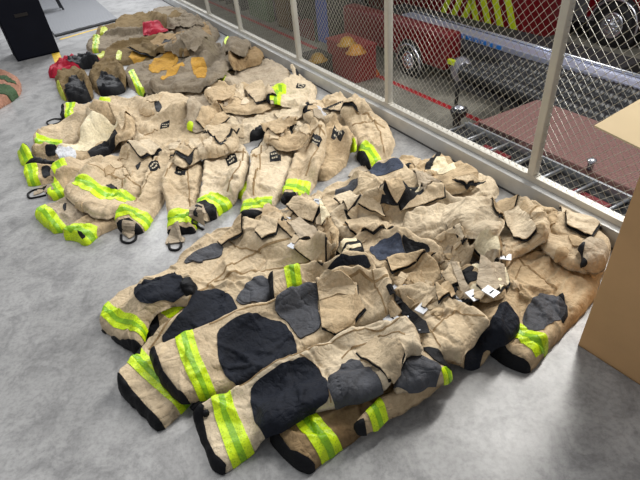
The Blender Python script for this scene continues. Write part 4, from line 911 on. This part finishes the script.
# tread plate platform
tm, tnt, tb_ = base_mat('tread_plate'); tv = coords(tnt, (1, 1, 1)); wv = node(tnt, 'ShaderNodeTexWave'); wv.inputs['Scale'].default_value = 5; wv.inputs['Distortion'].default_value = 0
rot = node(tnt, 'ShaderNodeVectorRotate'); rot.inputs['Angle'].default_value = 0.5; rot.rotation_type = 'Z_AXIS'; tnt.links.new(tv, rot.inputs['Vector']); tnt.links.new(rot.outputs['Vector'], wv.inputs['Vector'])
tc = ramp(tnt, wv.outputs['Fac'], [(0.25, srgb(84, 86, 90)), (0.6, srgb(150, 152, 156))]); tnt.links.new(tc, tb_.inputs['Base Color']); tb_.inputs['Roughness'].default_value = .5; tb_.inputs['Metallic'].default_value = .3
bump(tnt, tb_, wv.outputs['Fac'], .4, .01)
p0, p1, p2, p3 = un(56, 37), un(118, 21), un(85, -8), un(20, -4)
tp = thing('tread_platform', 'grey ribbed metal floor plate behind the black cabinet', 'floor plate', tuple((p0 + p1 + p2 + p3) / 4))
group_part(BM().prism([p0, p1, p2, p3], (0, 0, .035)), 'ribbed_plate', tm, tp)
group_part(BM().tube([p0 + up * .02, p1 + up * .02], .018, 6), 'edge_strip', plain('dark_edge_rubber', (70, 72, 76), .6), tp)
gs = plain('grey_seat_paint', (120, 122, 128), .5); gl = plain('dark_leg_steel', (50, 52, 56), .4, .5)
b0 = un(66, 12) + up * .035
be = thing('bench', 'grey bench with dark steel legs on the ribbed plate behind the cabinet', 'bench', tuple(b0))
bs = b0 - ex * .25 + ey * .15
group_part(BM().box(bs + up * .38 - ex * .3, ex * .55, ey * .18, up * .02), 'seat', gs, be, bevel=.01)
for (u, v) in ((.2, -.12), (.2, .12), (-.75, -.12), (-.75, .12)):
    q = bs + ex * u + ey * v; group_part(BM().bar(q + up * .37 - ex * .03, q + ex * .03, .016), 'leg', gl, be)
# painted lines
yl = plain('yellow_floor_paint', (214, 178, 60), 0.55, 0, 0.15, 12)
def stripe(a, b_, wd, m, name, z=0.0, th=0.0015):
    a, b_ = np.array(a), np.array(b_); d = (b_ - a) / np.linalg.norm(b_ - a); s_ = np.array([-d[1], d[0], 0]) * wd / 2
    return BM().prism([a - s_, b_ - s_, b_ + s_, a + s_], (0, 0, th)).build(name, m)
ya, yb = un(50, 40), un(61, 67)
tag(stripe(ya, yb, .09, yl, 'floor_tape'), 'short yellow floor tape running out from under the black cabinet', 'floor tape')
tag(stripe(un(60, 39.5), un(121, 22), .05, yl, 'floor_tape'), 'thin yellow floor tape along the edge of the ribbed metal plate', 'floor tape')

# ---------------------------------------------------------------- the bay below, beyond the fence
def onp(x, y, out):
    """the point seen at a picture place on the upright plane that lies 'out' metres beyond the fence"""
    r = RB @ np.array([x - 320.0, y - 240.0, FPX]); o = np.array([0, 0, CAM_H])
    t = ((A0 + FN * out - o) @ FN) / (r @ FN); return o + r * t
U = FU; Nn = FN; Z = up
redp = plain('fire_engine_red', (108, 12, 20), 0.3, 0, 0.06, 3); dkp = plain('dark_underbody', (34, 34, 36), 0.6); chrome = plain('bright_chrome', (215, 218, 226), 0.2, 0.9, 0.05, 6)
lav = plain('polished_tread_step', (196, 200, 222), 0.3, 0.6, 0.06, 30); tyre = plain('tyre_rubber', (20, 20, 21), 0.7); limep = plain('lime_chevron_tape', (196, 214, 30), .45); blu = plain('blue_lettering', (40, 120, 200), .5)
redl = plain('red_floor_paint', (176, 28, 40), 0.5, 0, .15, 9); alu = plain('ladder_aluminium', (165, 168, 172), 0.35, 0.7, .1, 12); glass = plain('dark_window_glass', (24, 28, 34), 0.1, 0, .05, 3)
tag(stripe(onf(4.4, 5.85, BZ), onf(30, 5.85, BZ), .16, redl, 'floor_line'), 'red line painted on the lower bay floor nearer the fence', 'floor line')
tag(stripe(onf(0, 11.5, BZ), onf(30, 11.5, BZ), .16, redl, 'floor_line'), 'red line painted on the lower bay floor in front of the far engine wheel', 'floor line')
def obox(s0, s1, o0, o1, z0, z1): return BM().prism([onf(s0, o0, z0), onf(s1, o0, z0), onf(s1, o1, z0), onf(s0, o1, z0)], (0, 0, z1 - z0))
def wheel(parent, s, out, r, wdt=.3):
    c = onf(s, out, BZ + r)
    w_ = group_part(BM().lathe(c + Nn * wdt, -Nn, [(0, r * .8), (.02, r * .95), (.08, r), (wdt - .08, r), (wdt - .02, r * .94), (wdt, r * .72), (wdt - .03, r * .6)], 32), 'wheel', tyre, parent, True)
    rim = BM().lathe(c + Nn * .05, -Nn, [(0, r * .62), (.02, r * .6), (.045, r * .5), (.02, r * .42), (.03, r * .2), (.08, r * .16), (.09, r * .05)], 28).build('hub', chrome, None, True); rim.parent = w_
    for k in range(8):
        a_ = k * math.pi / 4; q = c - Nn * -.02 + U * math.cos(a_) * r * .3 + Z * math.sin(a_) * r * .3; nb = BM().bar(q, q - Nn * .06, .025, 6).build('wheel_nut', chrome); nb.parent = w_
def arch(parent, s, out, r, mat):
    c = onf(s, out, BZ + r * .82); pts = [c + (U * math.cos(t) + Z * math.sin(t)) * r * 1.18 for t in np.linspace(-.1, math.pi + .1, 20)]
    group_part(BM().tube(pts, .035, 8), 'wheel_arch', mat, parent, True)
# engine with the ladders, close under the fence
ea = thing('fire_engine', 'red engine roof right below the fence with a brown ribbed deck cover and ladders', 'fire engine', tuple(onf(1, 3.2, BZ)))
group_part(obox(-3, 3.95, 2.15, 4.25, BZ + .45, -1.72), 'body', redp, ea, bevel=.03)
group_part(obox(-3, 3.9, 2.25, 4.15, BZ + .3, BZ + .45), 'chassis', dkp, ea)
for s_ in (-1.6, 2.6): wheel(ea, s_, 2.15, .5); wheel(ea, s_, 3.9, .5)
bm_, bnt, bb = base_mat('brown_deck_cover'); bv = coords(bnt); br = node(bnt, 'ShaderNodeTexBrick'); br.inputs['Scale'].default_value = 7; rr_ = node(bnt, 'ShaderNodeVectorRotate'); rr_.rotation_type = 'Z_AXIS'; rr_.inputs['Angle'].default_value = 1.12
bnt.links.new(bv, rr_.inputs['Vector']); bnt.links.new(rr_.outputs['Vector'], br.inputs['Vector']); br.inputs['Color1'].default_value = srgb(126, 92, 86); br.inputs['Color2'].default_value = srgb(122, 84, 78); br.inputs['Mortar'].default_value = srgb(70, 46, 44)
bnt.links.new(br.outputs['Color'], bb.inputs['Base Color']); bb.inputs['Roughness'].default_value = .7
group_part(obox(-3, 3.7, 3.0, 4.2, -1.72, -1.56), 'deck_cover', bm_, ea, bevel=.02)
group_part(obox(-3, 3.9, 2.2, 2.98, -1.72, -1.70), 'ladder_tray', dkp, ea)
g_ = onf(1.92, 3.02, -1.56); group_part(BM().lathe(g_ - Z * .0, Z, [(0, .035), (.09, .035), (.1, .05), (.13, .05), (.14, .02)], 12), 'filler_cap', chrome, ea, True)
for s_ in (.6, 1.6, 3.0): group_part(BM().box(onf(s_, 2.6, -1.67), U * .22, Nn * .1, Z * .03), 'red_bracket', redp, ea, bevel=.008)
def ladder(s0, s1, o0, o1, z, lab, n):
    L = thing('ladder', lab, 'ladder', tuple(onf((s0 + s1) / 2, (o0 + o1) / 2, z)))
    for o_ in (o0, o1):
        group_part(BM().box(onf((s0 + s1) / 2, o_, z + .035), U * (s1 - s0) / 2, Nn * .016, Z * .035), 'rail', alu, L, bevel=.004)
    for k in range(n):
        s_ = s0 + .18 + k * .42
        if s_ < s1: group_part(BM().bar(onf(s_, o0 + .01, z + .035), onf(s_, o1 - .01, z + .035), .019, 8), 'rung', alu, L, True)
ladder(-2.6, 3.9, 2.28, 2.95, -1.70, 'lower aluminium ladder lying on the engine roof just beyond the fence', 18)
ladder(-2.66, 3.75, 2.36, 2.86, -1.62, 'narrower upper aluminium ladder nested on the wider one on the engine roof', 17)
hl = thing('spot_lamp', 'round chrome spot lamp on a short post at the end of the ladders', 'lamp', tuple(onf(4.15, 3.0, BZ)))
lc = un(459, 111, -1.55); group_part(BM().bar([lc[0], lc[1], BZ], [lc[0], lc[1], -1.62], .04, 10), 'post', dkp, hl)
group_part(BM().lathe(lc - Z * .09, Z, [(0, .05), (.02, .11), (.10, .13), (.13, .12), (.12, .09)], 20), 'housing', plain('black_lamp_housing', (26, 26, 28), .3), hl, True)
group_part(BM().lathe(lc + Z * .04, Z, [(0, .09), (.03, .07), (.045, .02)], 20), 'lens', chrome, hl, True)
# rack of black ribbed suction hoses
rk = thing('hose_rack', 'dark low rack under the black ribbed hoses beyond the brown deck cover', 'rack', tuple(onf(3, 5.6, BZ)))
group_part(obox(-1, 6.4, 5.0, 6.5, BZ + 1.0, BZ + 1.06), 'shelf', dkp, rk)
for s_ in (-.9, 2.5, 6.3):
    for o_ in (5.05, 6.45): group_part(BM().bar(onf(s_, o_, BZ), onf(s_, o_, BZ + 1.0), .04, 8), 'leg', dkp, rk)
hm = plain('black_ribbed_rubber', (26, 27, 30), .35, .0)
nm = ['nearest the fence', 'second from the fence', 'third from the fence', 'farthest from the fence']
for k in range(4):
    pts = []; rad = []; n = 260
    for i in range(n): 
        s_ = -.9 + i * (7.3 - k * .2) / n; pts.append(onf(s_, 5.2 + k * .36 + .05 * math.sin(s_ * 1.3 + k), BZ + 1.25)); rad.append(.153 + .022 * math.sin(i * 1.9))
    tag(BM().tube(pts, rad, 10).build('suction_hose', hm, None, True), 'black ribbed suction hose on the rack beyond the brown deck, ' + nm[k], 'hose', 'black ribbed suction hoses')
# middle engine: chrome step rail, red front corner, chevrons
eb = thing('fire_engine', 'red engine in the middle of the bay with a long polished side step', 'fire engine', tuple(onf(7.5, 7.9, BZ)))
group_part(obox(4.9, 13.3, 7.0, 9.0, BZ + .4, -2.35), 'body', dkp, eb, bevel=.03)
group_part(obox(8.3, 13.2, 6.5, 7.0, BZ + .45, BZ + 1.35), 'fender', redp, eb, bevel=.12)
group_part(BM().lathe(onf(9.75, 6.6, BZ + .42), -Nn, [(0, .56), (.108, .56)], 32), 'wheel_well', dkp, eb)
wheel(eb, 9.75, 6.42, .42); arch(eb, 9.75, 6.47, .42, chrome)
hd = onp(458, 72, 6.45); group_part(BM().lathe(hd + Nn * .15, -Nn, [(0, .34), (.1, .32), (.18, .22), (.22, .05)], 24), 'headlamp', plain('lamp_glass', (150, 150, 158), .15, .4), eb, True)
hd2 = onp(452, 62, 6.45); group_part(BM().box(hd2, U * .12, Nn * .05, Z * .06), 'turn_lamp', limep, eb, bevel=.02)
group_part(obox(5.5, 8.2, 6.55, 7.0, BZ + .35, BZ + .8), 'bumper', dkp, eb, bevel=.05)
q0, q1 = un(402, 14, -2.2), un(655, 92, -2.2); dv = (q1 - q0) / np.linalg.norm(q1 - q0); nv = np.array([-dv[1], dv[0], 0]); nv = nv if nv @ Nn > 0 else -nv
group_part(BM().box((q0 + q1) / 2 + nv * .18 - Z * .07, dv * np.linalg.norm(q1 - q0) / 2, nv * .2, Z * .07), 'side_step', lav, eb, bevel=.02)
group_part(BM().tube([q0 + nv * .4 + Z * .03, q1 + nv * .4 + Z * .03], .035, 8), 'step_rail', chrome, eb, True)
group_part(BM().tube([q0 + nv * .47 - Z * .02, q1 + nv * .47 - Z * .02], .03, 8), 'step_rail', chrome, eb, True)
lt = BM()
for i, wl in enumerate([.10, .22, .08, .20, .14, .24, .1, .22, .16, .2, .12, .2]):
    a_ = q0 + dv * (1.2 + i * .27) - nv * .03; lt.box(a_ - Z * .07, dv * wl / 2, nv * .008, Z * .045)
group_part(lt, 'lettering', blu, eb)
zc = -2.3
ch = thing('fire_engine', 'rear of a red engine with slanted lime chevrons behind the polished side step', 'fire engine', tuple(onf(9, 9.6, BZ)))
sr = float((onp(523, 20, 9.4) - A0) @ FU); sl = float((onp(440, 10, 9.4) - A0) @ FU)
group_part(obox(sr, 19, 9.4, 11.2, BZ + .4, 0.6), 'body', redp, ch, bevel=.05)
n_ = 7; pw = (sl - sr) / n_
for i in range(n_):
    sg = 1 if i < 3.5 else -1; a_ = sr + .05 + i * pw
    group_part(BM().prism([onf(a_ + (pw * .5 if sg < 0 else 0), 9.385, -2.7), onf(a_ + pw * .5 + (pw * .5 if sg < 0 else 0), 9.385, -2.7), onf(a_ + pw * .5 + (pw * .5 if sg > 0 else 0) + sg * .35, 9.385, -1.5), onf(a_ + (pw * .5 if sg > 0 else 0) + sg * .35, 9.385, -1.5)], Nn * .012), 'chevron_stripe', limep, ch)
group_part(obox(12.6, 14.6, 9.33, 9.42, -2.0, -.9), 'locker_shutter', plain('aluminium_shutter', (150, 152, 156), .35, .6), ch, bevel=.01)
wheel(ch, 16.5, 9.3, .5)
# far engine with the black wheel
ec = thing('fire_engine', 'far red engine with a large black wheel at the top right of the picture', 'fire engine', tuple(onf(6, 13.2, BZ)))
group_part(obox(1.5, 13, 12.1, 14.4, BZ + .55, .2), 'body', redp, ec, bevel=.05)
group_part(obox(1.5, 13, 12.3, 14.2, BZ + .25, BZ + .55), 'chassis', dkp, ec)
group_part(obox(8.6, 9.9, 12.05, 12.2, BZ + .5, BZ + 1.7), 'locker_shutter', plain('aluminium_shutter', (150, 152, 156), .35, .6), ec, bevel=.01)
group_part(obox(8.1, 12.9, 12.02, 12.2, BZ + .6, BZ + .68), 'step_rail', chrome, ec)
cw_ = onp(610, 30, 12.0); sw = float((cw_ - A0) @ FU)
wheel(ec, sw, 11.95, .58); arch(ec, sw, 12.02, .62, chrome)
group_part(BM().lathe(onf(sw, 12.3, BZ + .6), -Nn, [(0, .75), (.24, .75)], 32), 'wheel_well', dkp, ec)
# lockers with hanging gear, far left beyond the fence
lo = thing('gear_lockers', 'tall dark gear lockers beyond the fence left of the blue panel', 'lockers', tuple(onf(18, 6.5, BZ)))
group_part(obox(13.6, 34, 6.6, 7.4, BZ, 0.8), 'cabinet', plain('dark_locker_paint', (44, 44, 44), .6), lo)
for k in range(20): group_part(obox(13.6 + k, 13.64 + k, 6.2, 6.6, BZ, .6), 'divider', plain('dark_locker_steel', (60, 60, 60), .5, .4), lo)
def hang(name, lab, cat, x0, y0, x1, y1, mat, out=6.5, dep=.12, bev=.04):
    a_, b_ = onp(x0, y1, out), onp(x1, y0, out); s0, s1 = sorted([float((a_ - A0) @ FU), float((b_ - A0) @ FU)]); z0, z1 = sorted([a_[2], b_[2]])
    o = obox(s0, s1, out - dep, out + .08, z0, z1); return tag(o.build(name, mat, None, False, min(bev, (s1 - s0) * .3, (z1 - z0) * .3)), lab, cat)
hang('blue_banner', 'tall blue panel seen through the wire mesh left of the tall post', 'banner', 321, -6, 331, 40, plain('blue_panel', (38, 70, 150), .5), 6.4)
hang('hanging_coat', 'dark green coat hanging in the lockers at the left end of the mesh', 'coat', 256, -5, 270, 26, plain('green_cloth_coat', (56, 92, 50), .9), 6.4, .2)
hang('hanging_coat', 'dark brown coat hanging in the lockers right of the green coat', 'coat', 282, -5, 292, 24, plain('brown_cloth_coat', (92, 72, 44), .9), 6.4, .2)
hang('hanging_coat', 'maroon coat hanging low in the lockers left of the blue panel', 'coat', 303, 22, 316, 52, plain('maroon_cloth_coat', (96, 34, 34), .9), 6.4, .2)
def helmet(x, y, z, col, lab, r=.17):
    c = un(x, y, z); t_ = thing('helmet', lab, 'helmet', tuple(c))
    m_ = plain('helmet_' + lab.split()[0], col, .35)
    group_part(BM().lathe(c, Z, [(0, r * 1.25), (.02, r * 1.2), (.03, r), (r * .45, r * .97), (r * .75, r * .75), (r * .92, r * .45), (r * .97, r * .1)], 20), 'shell', m_, t_, True)
    group_part(BM().lathe(c - Z * .012, Z, [(0, r * 1.4), (.012, r * 1.35)], 20), 'brim', m_, t_, True)
def crate(x, y, w_, d_, h_, lab, mat):
    c = un(x, y, BZ); t_ = thing('storage_crate', lab, 'crate', tuple(c)); group_part(BM().box(c + Z * h_ / 2, U * w_ / 2, Nn * d_ / 2, Z * h_ / 2), 'body', mat, t_, bevel=.03)
    group_part(BM().box(c + Z * (h_ + .02), U * (w_ / 2 + .02), Nn * (d_ / 2 + .02), Z * .02), 'lid', mat, t_); return c
crate(352, 74, 1.5, .7, .9, 'dark red low cart beyond the fence left of the tall post', plain('cart_red', (126, 22, 30), .4))
crate(318, 72, .8, .6, .5, 'dark crate beyond the fence below the maroon coat', plain('crate_grey', (60, 58, 54), .6))
for (x, y, z, col, lab) in [(347, 44, BZ + .94, (170, 128, 34), 'yellow helmet on the dark red cart'), (356, 52, BZ + .94, (178, 122, 30), 'orange-yellow helmet on the dark red cart, nearer the tall post'),
                            (318, 60, BZ + .54, (150, 116, 36), 'mustard helmet on the dark crate beyond the fence'), (371, 74, BZ, (190, 96, 26), 'orange helmet on the bay floor beside the dark red cart')]:
    helmet(x, y, z, col, lab, .2)
